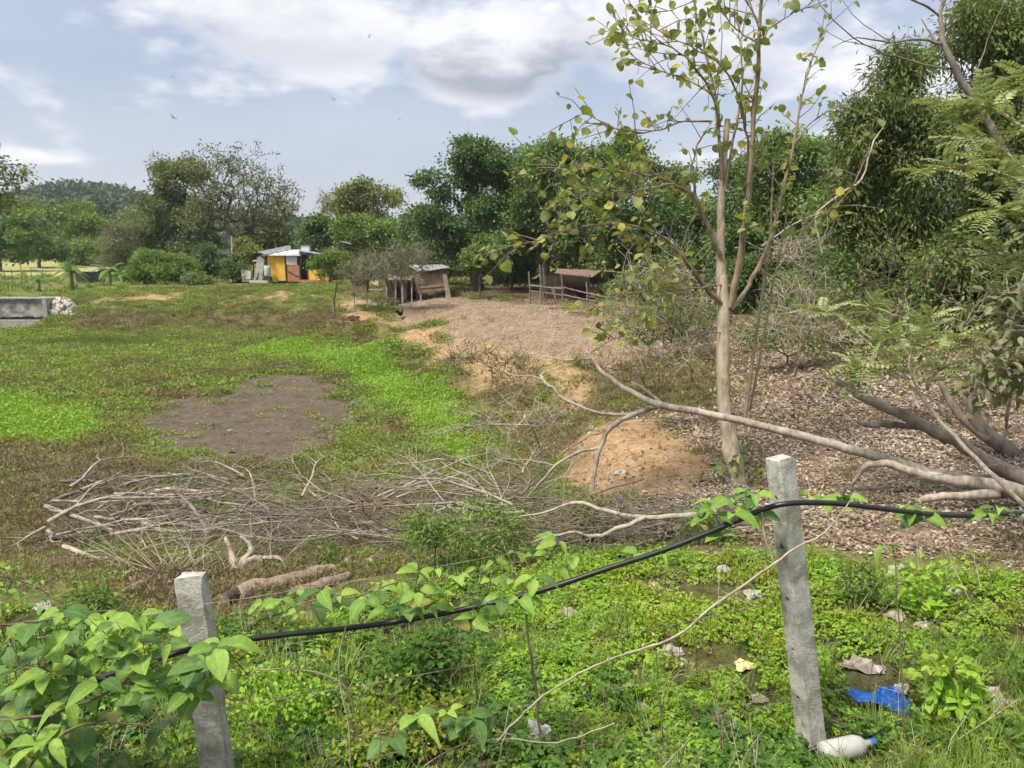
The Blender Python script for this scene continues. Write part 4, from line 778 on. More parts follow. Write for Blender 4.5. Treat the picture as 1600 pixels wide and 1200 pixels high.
# ================================================================== pinnate-leaved branches on the right
def pinnate(ln, pairs, lf, wd, droop, name='pinnate_leaf', terminal=True):
    mb = MB(); t = np.linspace(0, 1, 8); ax = np.stack([t * ln, 0 * t, -droop * ln * t ** 2], -1); mb.tube(ax, np.linspace(.0035, .0012, 8), 4, False)
    P, D = [], []
    for i in range(pairs):
        f_ = .12 + .86 * i / (pairs - 1); p = np.array([f_ * ln, 0, -droop * ln * f_ ** 2])
        for s_ in (-1, 1): P.append(p); D.append((.28, s_, -.18 + rng.uniform(-.15, .15)))
    V, Fq = leafset(np.array(P), np.array(D), np.tile([0, 0, 1.], (len(P), 1)), lf * np.tile(np.repeat(np.sin(np.linspace(.6, 2.75, pairs)) * .4 + .7, 2), 1), wd, OVAL); mb.add(V, Fq); return mesh(name, mb.arr(), mb.F, LM['pinnate'])
PIN = [pinnate(.30, 9, .062, .03, .25), pinnate(.26, 7, .06, .032, .4), pinnate(.36, 12, .065, .026, .3), pinnate(.26, 6, .075, .042, .15)]
def pin_branch(name, label, lines, n, meshes, group=None, cat='branch', spread=.9, smin=.8, smax=1.25):
    S = [pline(p, a, b, 4, .004) for p, a, b in lines]; base = S[0][0][0].copy(); base[2] = min(base[2], S[0][0][:, 2].min()); r = thing(name, label, cat, base, group)
    for i, s_ in enumerate(S): seg_mesh('stem', [s_], MATS['twig_pale'], r, 6)
    for i in range(n):
        P = S[i % len(S)][0]; k = int(rng.uniform(.25, 1) * (len(P) - 1)); tg = P[min(k + 1, len(P) - 1)] - P[max(k - 1, 0)]; tg /= np.linalg.norm(tg) + 1e-9
        d = tg * .5 + rdir(1, .05, .5)[0] * spread; o = place_leaf(meshes[rng.integers(len(meshes))], P[k], d, (rng.normal(0, .25), rng.normal(0, .25), 1), r, rng.uniform(smin, smax), np.array(r.location)); o.name = 'leaf'
    return r
pin_branch('pinnate_branch', 'feathery light green branch reaching left over the leaf litter', [([(1420,600,.014),(1390,560,.012),(1350,520,.009),(1300,490,.006),(1270,478,.003)],7.9,8.2),([(1420,600,.012),(1400,560,.010),(1380,510,.007),(1350,470,.004)],7.9,8.6),([(1440,620,.012),(1420,570,.010),(1440,520,.007),(1460,490,.004)],7.7,7.7),([(1400,590,.010),(1360,570,.007),(1310,575,.004)],7.9,7.6),([(1450,600,.010),(1480,560,.007),(1490,520,.004)],7.6,7.3)], 150, PIN[:2], 'pinnate branches at the right', smin=.8, smax=1.2)
pin_branch('pinnate_branch', 'large feathery glossy fronds hanging from the right edge at mid height', [([(1660,330,.02),(1600,290,.016),(1540,265,.012),(1480,262,.008),(1430,270,.004)],5.4,5.6),([(1660,240,.018),(1600,200,.014),(1540,165,.010),(1480,165,.005)],5.6,6.0),([(1660,290,.016),(1600,260,.012),(1550,225,.009),(1500,220,.005)],5.5,5.9),([(1660,380,.016),(1610,350,.012),(1570,330,.009),(1540,340,.005)],5.3,5.3),([(1660,160,.012),(1620,130,.009),(1560,120,.005)],5.8,6.2),([(1660,430,.012),(1610,400,.009),(1570,400,.006),(1530,390,.004)],5.6,5.8)], 150, [PIN[2], PIN[0], PIN[3]], 'pinnate branches at the right', smin=.65, smax=1.0)
shrub('broadleaf_shrub', 'dusty broad-leaved shrub at the right edge above the fallen boughs', gnd(1570, 700), [(1570,520,60,50),(1530,560,50,40),(1590,470,50,40),(1600,580,50,50),(1540,610,40,30)], 8.6, 150, 5, .13, LM['grey'], twigs=90, rcl=.14, wd=.55)
shrub('yellowing_shrub', 'small yellowing leafy shrub behind the pinnate branch', gnd(1450, 610), [(1450,540,50,40),(1500,500,40,30),(1400,500,40,30)], 10.5, 80, 5, .10, LM['yellow'], twigs=70, rcl=.14, wd=.5)
# ================================================================== FENCE: concrete posts, wires, hose
m = MN('old_concrete'); n1_ = m.noise(18, 6, .7, 'obj'); n2_ = m.noise(90, 3, .6, 'obj'); n3_ = m.noise(5, 4, .6, 'obj')
cc = m.mix(m.rng(n1_, .3, .7), (.36,.34,.295), (.57,.55,.505)); cc = m.mix(m.rng(n3_, .48, .62, 0, .7), cc, (.19,.175,.135)); cc = m.mix(m.rng(n2_, .6, .75, 0, .6), cc, (.60,.59,.56)); cc = m.mix(m.rng(n2_, .38, .28, 0, .7), cc, (.11,.10,.085))
m.done(cc, .93, m.bump(m.math('ADD', m.math('MULTIPLY', n1_, .6), m.math('MULTIPLY', n2_, .4)), .9, .012), .15)
def simple(name, c_, rough=.6, spec=.3, metal=0., var=.25, scale=12, bump=0., transl=0.):
    m = MN(name); n = m.noise(scale, 4, .6); col = m.mix(m.rng(n, .3, .7), tuple(x * (1 - var) for x in c_), tuple(min(1, x * (1 + var)) for x in c_)); return m.done(col, rough, m.bump(n, bump, .01) if bump else None, spec, metal, transl)
simple('black_plastic', (.014,.014,.015), .38, .5, var=.3); simple('galvanised', (.17,.16,.15), .6, .4, .3); simple('rust_wire', (.16,.12,.09), .7, .3, .3)
def cpost(label, top, base, w, dep, yaw, holes):
    """tapered concrete post with bored holes down its left face"""
    top = np.array(top); base = np.array(base); r = thing('concrete_post', label, 'post', base, 'concrete fence posts')
    ax = top - base; H = np.linalg.norm(ax); ax /= H; x = np.array([math.cos(yaw), math.sin(yaw), 0]); x -= ax * x.dot(ax); x /= np.linalg.norm(x); y = np.cross(ax, x)
    bm_v, bm_f = [], []; rows = 26; prof = []
    c_ = .09                                     # chamfered square section
    for sx_, sy_ in ((1,-1),(1,1),(-1,1),(-1,-1)):
        a, b = (1 - c_, 1) , (1, 1 - c_)
        pts_ = [(sx_ * (1 - c_), sy_), (sx_, sy_ * (1 - c_))]; prof += pts_ if sx_ * sy_ > 0 else pts_[::-1]
    prof = np.array(prof); prof = prof[np.argsort(np.arctan2(prof[:, 1], prof[:, 0]))]
    for i in range(rows):
        t = i / (rows - 1); h = -.25 + t * (H + .25); s_ = 1.06 - .10 * t
        for k, (a, b) in enumerate(prof):
            j = rng.normal(0, .0014, 3); hh = h + (rng.normal(0, .006) if i == rows - 1 else 0); bm_v.append(x * a * w / 2 * s_ + y * b * dep / 2 * s_ + ax * hh + j)
    k = len(prof)
    for i in range(rows - 1):
        for j in range(k): bm_f.append((i*k+j, i*k+(j+1)%k, (i+1)*k+(j+1)%k, (i+1)*k+j))
    bm_f += [tuple(range(k))[::-1], tuple(range((rows-1)*k, rows*k))]
    shaft = link('shaft', mesh('shaft', bm_v, bm_f, MATS['old_concrete']), r)
    if not holes: return r, x, y, ax, H
    cut = MB()
    for f_ in holes:
        c0 = ax * (f_ * H) ; cut.tube([c0 - y * w, c0 + y * w], [.0135, .0135], 10)
    import bmesh
    def solid(me):
        b = bmesh.new(); b.from_mesh(me); bmesh.ops.recalc_face_normals(b, faces=b.faces); b.to_mesh(me); b.free(); return me
    solid(shaft.data); co = bpy.data.objects.new('cutter', solid(mesh('cutter', cut.arr(), cut.F))); COL.objects.link(co); co.location = r.location
    md = shaft.modifiers.new('holes', 'BOOLEAN'); md.object = co; md.operation = 'DIFFERENCE'; md.solver = 'EXACT'
    bpy.context.view_layer.update(); ev = shaft.evaluated_get(bpy.context.evaluated_depsgraph_get()); nm = bpy.data.meshes.new_from_object(ev); shaft.modifiers.clear(); shaft.data = nm
    bpy.data.objects.remove(co); return r, x, y, ax, H
RT, RBs = at(1219, 716, 3.95), at(1272, 1196, 3.95); RBs[1] = 3.95
HOLES = [.885, .735, .57, .405, .245, .075]
P1 = cpost('weathered concrete fence post with bored holes, standing alone at right', RT, RBs, .11, .115, R(-66), HOLES)
LT, LB = at(298, 897, 3.55), at(352, 1290, 3.55)
P2 = cpost('weathered concrete fence post half buried in leafy vine at left', LT, LB, .135, .10, R(4), [])
def onpost(T, B, f_): return np.asarray(B) + (np.asarray(T) - np.asarray(B)) * f_
def wire(label, pts, sag=.03, r=.0011):
    mb = MB(); full = []
    for a, b in zip(pts[:-1], pts[1:]):
        t = np.linspace(0, 1, 30)[:, None]; s_ = a * (1 - t) + b * t; s_[:, 2] -= sag * 4 * (t * (1 - t))[:, 0] * np.linalg.norm(b - a) / 3; full.append(s_[:-1])
    L_ = np.concatenate(full + [np.array([pts[-1]])]); mb.tube(L_, r, 4); mb.tube(L_ + np.stack([0 * L_[:, 0], .0018 * np.sin(np.arange(len(L_)) * 1.3), .0018 * np.cos(np.arange(len(L_)) * 1.3)], -1), r, 4)
    o = mb.build('barbed_wire', MATS['galvanised']); tag(o, label, 'wire', 'barbed wire strands of the fence')
    D = np.r_[0, np.cumsum(np.linalg.norm(np.diff(L_, axis=0), axis=1))]
    for t in np.arange(.1, D[-1], .14):
        i = min(np.searchsorted(D, t) - 1, len(L_) - 2); p = L_[i] + (L_[i+1] - L_[i]) * ((t - D[i]) / (D[i+1] - D[i])); b_ = MB(); d = rdir(1)[0] * .016; e = np.cross(d, [1, 0, 0]); b_.tube([p - d, p, p + d], [.0006, .0015, .0006], 4); b_.tube([p - e, p, p + e], [.0006, .0015, .0006], 4); b_.build('barb', MATS['galvanised'], o)
lw = ['topmost strand of barbed wire, just under the right post head', 'second barbed wire strand from the top of the right post', 'third barbed wire strand from the top of the right post', 'fourth barbed wire strand, crossing the middle of the right post', 'lowest barbed wire strand, near the foot of the right post']
for k, f_ in enumerate(HOLES[:5]):
    a = onpost(RT, RBs, f_) + P1[2] * -.075 * .9; lf = .90 - .2 * k; b = onpost(LT, LB, lf) + np.array([.0, -.065, 0]); c_ = b + (b - a) / np.linalg.norm(b - a) * 2.2; v_ = 774 + 75 * k
    e = at(1780, v_ - 95 - 5 * k, 4.9); wire(lw[k], [c_, b, a, e], .03)
def hose(name, label, pts, ds, r=.0145):
    P = smoothline(np.array([at(u, v, d) for (u, v), d in zip(pts, ds)]), 6); mb = MB(); mb.tube(P, r, 10); return tag(mb.build(name, MATS['black_plastic'], None, True), label, 'hose')
hp = [(1760,812),(1600,803),(1520,806),(1450,803),(1380,795),(1310,787),(1240,786),(1195,795),(1150,814),(1100,835),(1030,862),(950,888),(870,915),(800,935),(700,957),(600,974),(520,984),(440,992),(340,1006),(270,1022),(150,1062),(0,1108),(-160,1150)]
hose('water_hose', 'black plastic water hose strung over the right post and sagging to the left', hp, np.r_[np.linspace(4.6,3.95,5), 3.86, 3.80, np.linspace(3.82,3.62,10), 3.55, 3.45, 3.42, 3.4, 3.35, 3.3])
hose('ground_hose', 'black hose lying in the grass at the foot of the right post', [(1150,1240),(1200,1205),(1250,1180),(1285,1165),(1320,1152),(1370,1148),(1425,1128)], [3.75,3.8,3.83,3.84,3.86,3.9,4.05], .013)
def stemthing(name, label, lines, mat, cat='stem', group=None, n=6):
    S = [pline(p, a, b, 5, .002) for p, a, b in lines]; b0 = S[0][0][0]; r = thing(name, label, cat, b0, group)
    for s_ in S: seg_mesh('stem', [s_], MATS[mat], r, n)
    return r
stemthing('dead_vine', 'long dead vine rising in an arc across the right concrete post', [([(690,1225,.003),(770,1165,.004),(812,1120,.0045),(862,1078,.005),(930,1040,.005),(985,1020,.0055),(1060,992,.006),(1110,950,.006),(1165,912,.0065),(1212,878,.006),(1250,852,.005),(1290,832,.004),(1330,780,.003)],3.5,3.78),([(1210,885,.006),(1195,840,.006),(1190,800,.005)],3.76,3.8)], 'twig_pale', 'vine')
stemthing('dead_vine', 'thin dry vine hanging from hose over the centre weeds', [([(552,950,.003),(535,1000,.004),(530,1060,.004),(545,1130,.004),(548,1210,.004)],3.6,3.5)], 'twig_pale', 'vine', 'thin dry vines')
stemthing('dead_vine', 'reddish runner looping below the hose in the centre', [([(400,1046,.003),(470,1046,.004),(520,1060,.004),(545,1085,.004),(560,1150,.003)],3.6,3.6)], 'bark_red', 'vine', 'thin dry vines')
stemthing('dead_vine', 'dark twisted vine hanging under the hose between the posts', [([(822,960,.006),(828,1020,.008),(838,1080,.008),(842,1140,.008),(850,1210,.007)],3.75,3.7)], 'twig_brown', 'vine', 'thin dry vines')
stemthing('dead_vine', 'pale thin stem arching across the lower centre weeds', [([(640,1210,.003),(720,1165,.004),(800,1155,.004),(870,1160,.004),(960,1130,.003)],3.4,3.7)], 'twig_pale', 'vine', 'thin dry vines')
for (u, v0, v1, lb) in ((1030,1005,1200,'thin upright dead weed stalk left of the right post'),(1405,880,1150,'thin upright dead weed stalk right of the right post'),(1085,960,1090,'short dry weed stalk in the clover near the right post'),(745,1010,1200,'pale dry stalk standing in the centre weeds')):
    d_ = gnd(u, min(v1, 1190))[1]; stemthing('weed_stalk', lb, [([(u+8,v1+8,.005),(u+2,(v0+v1)/2,.004),(u-6,v0,.002)],d_,d_),([(u+2,(v0+v1)/2+10,.003),(u+18,(v0+v1)/2-50,.0015)],d_,d_+.05)], 'twig_brown', 'stalk', 'dry stalks behind the fence')
# ================================================================== VINES with trifoliate leaves
VL = [leafmesh('leaf', MATS['leaf_vine'], .105, .066, .12, .22, .3, 6), leafmesh('leaf', MATS['leaf_vine'], .115, .06, .18, .35, .35, 6), leafmesh('leaf', MATS['leaf_vine_old'], .11, .07, .1, .28, .25, 6), leafmesh('leaf', MATS['leaf_vine'], .085, .052, .2, .1, .3, 6), leafmesh('leaf', MATS['leaf_vine'], .12, .052, .35, .5, .5, 6)]
def vine(label, stems, spots, name='climbing_vine', group='leafy vines on the fence'):
    """spots: (u, v, distance, size)"""
    S = [pline(p, a, b, 5, .004) for p, a, b in stems]; b0 = S[0][0][0]; r = thing(name, label, 'vine', b0, group)
    for s_ in S: seg_mesh('stem', [s_], MATS['twig_brown'], r, 5)
    pet = MB(); allp = np.concatenate([s_[0] for s_ in S])
    for (u, v, d, sz, *old) in spots:
        p = at(u, v, d); k = np.argmin(np.linalg.norm(allp - p, axis=1)); q = allp[k]; mid = (p + q) / 2 + np.array([0, 0, -.01])
        if np.linalg.norm(p - q) > .03: pet.tube([q, mid, p], [.0022, .002, .0014], 4, False)
        fa = rng.uniform(-.8, .8); f_ = np.array([math.sin(fa), -math.cos(fa), 0]); sd = np.array([f_[1], -f_[0], 0]); tilt = rng.uniform(-.45, .3); nrm = np.array([rng.normal(0, .25), -.35 + rng.normal(0, .25), 1.])
        for a in (-1, 0, 1):
            dr = f_ * (1 if a == 0 else .25) + sd * a * 1.0 + rng.normal(0, .15, 3); dr[2] += tilt + rng.normal(0, .12); me = VL[2] if (old and old[0]) or rng.random() < .22 else VL[(0, 1, 3, 4)[rng.integers(4)]]
            place_leaf(me, p + dr * .012, dr, nrm + rng.normal(0, .12, 3), r, sz * rng.choice([.5, .75, .95, 1.15, 1.3]) * rng.uniform(.88, 1.12), b0)
    if pet.n: tag(link('leaf_stalks', mesh('leaf_stalks', pet.arr() - b0, pet.F, MATS['twig_brown']), r), None, None, None, 'stuff')
    return r
def spots_in(n, poly, d0, d1, s0, s1, old=False):
    out = []; poly = np.array(poly, float); lo, hi = poly.min(0), poly.max(0); tries = 0
    while len(out) < n and tries < 20000:
        tries += 1; u, v = rng.uniform(lo, hi)
        if sdf(poly, np.array([u]), np.array([v]))[0] < 0: continue
        if any((u - a[0]) ** 2 + (v - a[1]) ** 2 < (26 if n > 30 else 18) ** 2 for a in out): continue
        out.append((u, v, rng.uniform(d0, d1), rng.uniform(s0, s1), old))
    return out
vine('thick leafy vine covering the wires at the lower left', [([(-60,1040,.006),(60,1045,.007),(160,1060,.007),(260,1075,.006),(330,1068,.004),(400,1050,.002)],3.2,3.4),([(-60,1130,.006),(60,1120,.007),(150,1090,.006),(230,1040,.005)],3.0,3.2),([(20,1230,.006),(90,1150,.006),(160,1130,.005),(260,1140,.003)],2.9,3.1),([(-40,980,.005),(60,970,.005),(150,955,.004),(230,945,.002)],3.5,3.6)],
     spots_in(62, [(-50,985),(60,955),(140,945),(220,960),(300,985),(350,1000),(340,1070),(250,1090),(140,1090),(100,1150),(60,1190),(-50,1210)], 3.05, 3.45, .95, 1.35) + spots_in(22, [(-50,1060),(100,1060),(230,1080),(300,1120),(240,1180),(60,1200),(-50,1200)], 3.3, 3.7, .9, 1.3, True) + [(325,1010,3.3,1.15),(350,1005,3.3,1.05),(308,1085,3.28,1.2),(285,1070,3.3,1.),(340,1055,3.3,1.),(60,1165,2.95,1.4),(82,1150,2.95,1.3)], )
vine('vine trailing along the hose left of centre', [([(370,985,.004),(430,960,.004),(500,935,.004),(560,930,.004),(640,905,.004),(720,900,.003),(800,880,.003),(900,855,.002)],3.6,3.75),([(640,905,.003),(700,930,.003),(760,935,.002)],3.65,3.6)],
     spots_in(8, [(380,960),(430,925),(510,905),(545,930),(500,960),(420,975)], 3.5, 3.7, .75, 1.) + spots_in(38, [(560,935),(640,895),(700,880),(790,862),(880,842),(905,862),(840,905),(800,950),(740,965),(660,945),(600,960)], 3.5, 3.85, .75, 1.1) + [(700,965,3.7,1.,True),(640,950,3.6,1.,True),(555,945,3.6,1.1,True)])
vine('small vine sprig with bright leaves low in the centre weeds', [([(560,1150,.004),(600,1140,.004),(650,1115,.003),(690,1100,.002)],3.4,3.4)], [(650,1118,3.35,1.1),(640,1120,3.35,1.),(700,1110,3.4,.8),(610,1150,3.45,1.1,True),(720,1130,3.5,1.1,True),(735,1120,3.5,1.,True)])
vine('bright vine sprig climbing the hose left of the right post', [([(1080,850,.004),(1110,830,.004),(1150,805,.004),(1180,790,.003)],3.85,3.85),([(960,870,.003),(1000,862,.003),(1040,858,.002)],3.8,3.82)], spots_in(13, [(1080,820),(1130,770),(1170,760),(1180,800),(1140,830),(1100,845)], 3.75, 3.95, .7, 1.) + [(1020,855,3.8,.8),(1000,862,3.8,.65),(1180,770,3.8,.8)])
vine('vine sprigs along the hose right of the right post', [([(1235,788,.003),(1300,780,.003),(1380,790,.003),(1450,800,.003),(1600,798,.002)],4.0,4.5)], [(1270,772,4.0,.9),(1300,770,4.0,1.),(1325,775,4.05,.9),(1340,785,4.05,.8),(1405,800,4.1,1.05),(1420,790,4.1,.9),(1440,802,4.15,1.),(1540,800,4.3,.9),(1560,795,4.3,.8),(1590,805,4.4,.8),(1385,850,4.1,.9)])
vine('leafy vine trailing over bank at the far lower left', [([(-40,900,.005),(20,905,.004),(60,920,.003),(90,940,.002)],4.8,5.2)], spots_in(14, [(-40,890),(40,880),(95,930),(60,960),(-40,950)], 4.8, 5.4, .6, .85))
# ================================================================== leafy weeds standing behind the fence
def weed(name, label, u, v, h, w, mat, ln=.07, wd=.04, n=22, per=9, rcl=.06, group='bushy weeds behind the fence', d=None):
    b = gnd(u, v); d = b[1]; pxm = F / d
    return tree(name, label, b, [(u, v - h * .55, w, h * .45), (u - w * .5, v - h * .4, w * .5, h * .35), (u + w * .5, v - h * .45, w * .55, h * .35)], d, n, per, rcl, ln, wd, mat, 'twig_brown', .008, .15, .2, group, 'weed', 0, .5, OVAL, .7, 'stem')
weed('feathery_weed', 'bushy feathery green weed in the middle, in front of the brush pile', 680, 905, 125, 60, LM['bright'], .06, .022, 70, 16, .07)
weed('feathery_weed', 'feathery green weed right of the middle bush, beside the brush pile', 770, 890, 110, 46, LM['bright'], .06, .022, 55, 16, .07)
weed('leafy_weed', 'yellow-green compound-leaved sapling left of the fallen sticks', 905, 850, 95, 32, LM['yellow'], .06, .025, 24, 14, .05)
weed('leafy_weed', 'small green weed beneath the slim tree, left side', 1090, 850, 60, 34, LM['mid'], .05, .02, 20, 12, .06)
weed('leafy_weed', 'green weed clump close behind the right post', 1345, 950, 90, 30, LM['bright'], .05, .02, 34, 14, .05)
weed('leafy_weed', 'light green bushy weed at the lower right beside a paper scrap', 1490, 1125, 95, 46, MATS['clover'], .07, .05, 26, 10, .05)
weed('leafy_weed', 'tall broad-leaved weed right of the right post', 1460, 960, 70, 36, MATS['clover'], .08, .05, 14, 8, .06)
weed('leafy_weed', 'small bright weed in front of the cut log', 515, 885, 30, 20, LM['bright'], .06, .04, 10, 9, .05)
weed('leafy_weed', 'low bright weed growing through the dry sticks at left', 140, 850, 22, 26, LM['bright'], .05, .03, 14, 10, .06)
weed('leafy_weed', 'bright leafy weed behind the left post', 150, 985, 80, 44, LM['bright'], .05, .03, 34, 14, .06)
weed('leafy_weed', 'dense deep green weed mass in the centre below the hose', 650, 1090, 110, 90, MATS['weed_deep'], .05, .03, 80, 14, .07)
weed('leafy_weed', 'yellow-green weed mass at the lower centre', 600, 1190, 110, 90, MATS['weed_yellow'], .035, .022, 70, 14, .06)
weed('leafy_weed', 'green weed mass at the lower left behind the vine', 430, 1150, 110, 80, MATS['clover'], .04, .028, 80, 14, .06)
# ================================================================== BRUSH PILE on the near pond bank
def branch_line(p, yaw, ln, r, rise=.12, curve=.25, n=7):
    d = np.array([math.cos(yaw), math.sin(yaw), 0]); s_ = np.array([-d[1], d[0], 0]); t = np.linspace(0, 1, n); b1_, b2_ = rng.normal(0, curve, 2)
    P = p + np.outer(t * ln, d) + np.outer(ln * (b1_ * t * (1 - t) + .15 * b2_ * np.sin(6 * t)), s_); P[:, 2] += ln * (rise * t + rng.normal(0, .05) * np.sin(4 * t)) + rng.normal(0, .012, n) * ln ** .5
    return P, r * (1 - .8 * t)
def lay_branch(label, u, v, yaw, ln, r, lift, rise, mat, subs=4, group='cut branches of the brush pile', name='cut_branch'):
    if name == 'cut_branch':
        tone = {'dead_wood': 'pale', 'twig_pale': 'straw-coloured', 'bark_grey': 'grey', 'twig_brown': 'brown'}[str(mat)]; thick = 'thick' if r > .03 else ('slender' if r > .02 else 'thin')
        k_ = int(np.searchsorted([130, 220, 330, 400, 500, 600, 700, 830, 920, 1030], u)); place = ('at the far left end of the brush pile', 'left of the thin twig spray in the brush pile', 'in the brush pile behind the left post', 'in the brush pile just below the mud patch', 'in the brush pile behind the dead rootstock', 'in the brush pile above the cut logs', 'in the brush pile behind the feathery weed', 'at the right end of the brush pile by the shore', 'under the tip of the long bough', 'below the sand mound', 'at the foot of the slim tree')[k_]
        label = '%s %s %s branch %s' % (('upper' if v < 795 else 'lower') if u < 830 else ('upper' if v < 828 else 'lower'), thick, tone, place); group = tone + ' cut branches ' + place
    g = gnd(u, v); p = g + np.array([0, 0, lift + r]); P, rr_ = branch_line(p, yaw, ln, r, rise); z = hgt(P[:, 0], P[:, 1]); P[:, 2] = np.maximum(P[:, 2], z + rr_ * .6)
    o = thing(name, label, 'branch', g, group); seg_mesh('limb', [(P, rr_)], MATS[mat], o, 6)
    for k in range(subs):
        i = rng.integers(1, len(P) - 1); y2 = yaw + rng.choice((-1, 1)) * rng.uniform(.3, 1.0); Q, rq = branch_line(P[i], y2, ln * rng.uniform(.2, .5), max(rr_[i] * .6, .004), rng.uniform(-.05, .45), n=6); zq = hgt(Q[:, 0], Q[:, 1]); Q[:, 2] = np.maximum(Q[:, 2], zq + .005); seg_mesh('side_branch', [(Q, rq)], MATS[mat], o, 5)
    return o
lab = ['grey cut branch lying in the brush pile at left on the pond edge', 'grey cut branch tangled in the dense middle of the brush pile', 'grey cut branch in the right end of the brush pile under slim tree']
for i in range(52):                              # left, spread out flat
    u = rng.uniform(70, 400); v = 752 + rng.random() * 105 + max(0, 220 - u) * .1; lay_branch(lab[0], u, v, rng.normal(.2, .75) + (math.pi if u > 290 else 0), rng.uniform(.6, 2.2), rng.uniform(.014, .042), rng.uniform(0, .22), rng.uniform(-.02, .12), rng.choice(['dead_wood', 'twig_pale', 'bark_grey'], p=(.5, .2, .3)), 4, 'flat cut branches at the left of the brush pile')
for i in range(84):                              # middle, dense and arching
    u = rng.uniform(400, 830); v = 775 + rng.random() * 90; lay_branch(lab[1], u, v, rng.normal(.35, .8) + (math.pi if rng.random() < .5 else 0), rng.uniform(.9, 2.3), rng.uniform(.008, .024), rng.uniform(0, .5), rng.uniform(.0, .38), rng.choice(['dead_wood', 'bark_grey', 'twig_brown'], p=(.45, .38, .17)), 6, 'tangled cut branches in the middle of the brush pile')
for i in range(24):
    u = rng.uniform(830, 1130); v = 800 + rng.random() * 55; lay_branch(lab[2], u, v, rng.normal(.1, .35) + (math.pi if rng.random() < .5 else 0), rng.uniform(.7, 1.8), rng.uniform(.009, .024), rng.uniform(0, .18), rng.uniform(0, .15), rng.choice(['dead_wood', 'bark_grey', 'twig_brown']), 3, 'cut branches under the slim tree')
bough('forked_branch', 'pale forked branch lying across the brush right of centre', [([(1120,800,.03),(1060,806,.028),(1000,808,.026),(945,798,.022),(900,785,.018),(850,800,.012),(790,810,.007)],7.0,7.6),([(1010,808,.024),(975,822,.022),(930,838,.018),(890,832,.014),(830,848,.008)],7.0,6.9)], group=None)
bough('pale_branch', 'long pale branch with raised twigs at the left end of the brush', [([(45,850,.02),(75,842,.03),(110,835,.03),(150,822,.02),(70,788,.012)],10.5,10.9),([(70,790,.028),(95,800,.03),(150,818,.026),(180,830,.015)],11,10.6)], group=None)
# fine twigs of the pile
tw = []
for i in range(2000):
    q = rng.random(); u = rng.uniform(70, 420) if q < .3 else (rng.uniform(400, 850) if q < .78 else rng.uniform(830, 1150)); v = rng.uniform(735, 850) if q < .3 else (rng.uniform(765, 865) if q < .78 else rng.uniform(795, 860))
    r0 = ray(u, v); dd = np.interp(v, [730, 800, 865], [15, 11.2, 8.4]) if q < .78 else np.interp(v, [795, 860], [8.0, 7.3]); x, y = at(u, v, dd)[:2]; p = np.array([x, y, hz(x, y) + (rng.random() ** 1.5) * .4]); P, rr_ = branch_line(p, rng.uniform(0, 6.28), rng.uniform(.3, 1.1), rng.uniform(.003, .008), rng.normal(.1, .25), n=5); tw.append((P, rr_))
V, Fq = tubes(tw, 4); tag(link('brush_twigs', mesh('brush_twigs', V, Fq, MATS['bark_grey'], True)), 'tangle of fine grey twigs filling the brush pile', 'twigs', None, 'stuff')
tw = []
for i in range(40):
    x, y = at(300 + rng.normal(0, 70), 880, 8.2)[:2]; p = np.array([x, y, hz(x, y)]); P, rr_ = branch_line(p, rng.uniform(0, 3.14), rng.uniform(.4, 1.2), .006, rng.uniform(.2, .9), n=6); tw.append((P, rr_))
V, Fq = tubes(tw, 4); tag(link('thin_twigs', mesh('thin_twigs', V, Fq, MATS['twig_pale'], True)), 'spray of thin pale twigs behind the left concrete post', 'twigs', None, 'stuff')
for u, v, h, w, lb in ((250,800,24,26,'low green weed growing up through the left of the brush pile'),(420,800,30,30,'green weed growing between the two halves of the brush pile'),(560,815,30,28,'small green weed inside the tangled brush above the cut logs'),(330,775,20,24,'low green weed at the upper edge of the brush below the mud patch')): weed('leafy_weed', lb, u, v + 12, h, w, LM['olive'], .05, .03, 16, 12, .07, 'weeds growing through the brush pile')
# ================================================================== LOGS
barkmat('log_bark', (.13,.095,.07), (.30,.235,.18), 22, .9, False)
m = MN('cut_face'); n1_ = m.noise(30, 3); m.done(m.mix(n1_, (.42,.30,.18), (.58,.45,.30)), .9, None, .1)
def log(label, u0, v0, u1, v1, r, mat='log_bark', lift=0., d=None):
    a, b = gnd(u0, v0), gnd(u1, v1)
    if d: a, b = at(u0, v0, d), at(u1, v1, d)
    a = a + [0, 0, r * .45 + lift]; b = b + [0, 0, r * .45 + lift]; o = thing('cut_log', label, 'log', np.array([(a[0] + b[0]) / 2, (a[1] + b[1]) / 2, min(a[2], b[2]) - r]), 'cut logs on the near bank')
    t = np.linspace(0, 1, 14)[:, None]; P = a * (1 - t) + b * t + rng.normal(0, r * .05, (14, 3)); rr_ = r * (1.05 - .15 * t[:, 0] + rng.normal(0, .07, 14)); V, Fq, caps = tube(P, rr_, 12); V += rng.normal(0, r * .06, V.shape); o0 = np.array(o.location)
    link('bark', mesh('bark', V - o0, Fq, MATS[mat], True), o)
    for c_, s_ in ((caps[0], 0), (caps[1], -12)):
        idx = list(c_); link('cut_end', mesh('cut_end', np.r_[V[idx], [V[idx].mean(0)]] - o0, [(i, (i + 1) % 12, 12) for i in range(12)], MATS['cut_face']), o)
log('thick cut log lying behind the hose right of the left post', 375, 932, 520, 898, .085); log('second cut log beside the thick log, slightly behind', 468, 930, 545, 905, .06); log('short dark log on the bank right of left post', 350, 945, 385, 915, .06, 'bark_dark')
log('small log with pale cut end in the brush left of the feathery weed', 552, 840, 592, 838, .035, 'bark_grey', .18); log('short upright-leaning log end below the small pale log', 578, 880, 605, 858, .04, 'bark_grey'); log('low cut log at the foot of the brush, beside the feathery weed', 540, 880, 585, 862, .04, 'bark_grey')
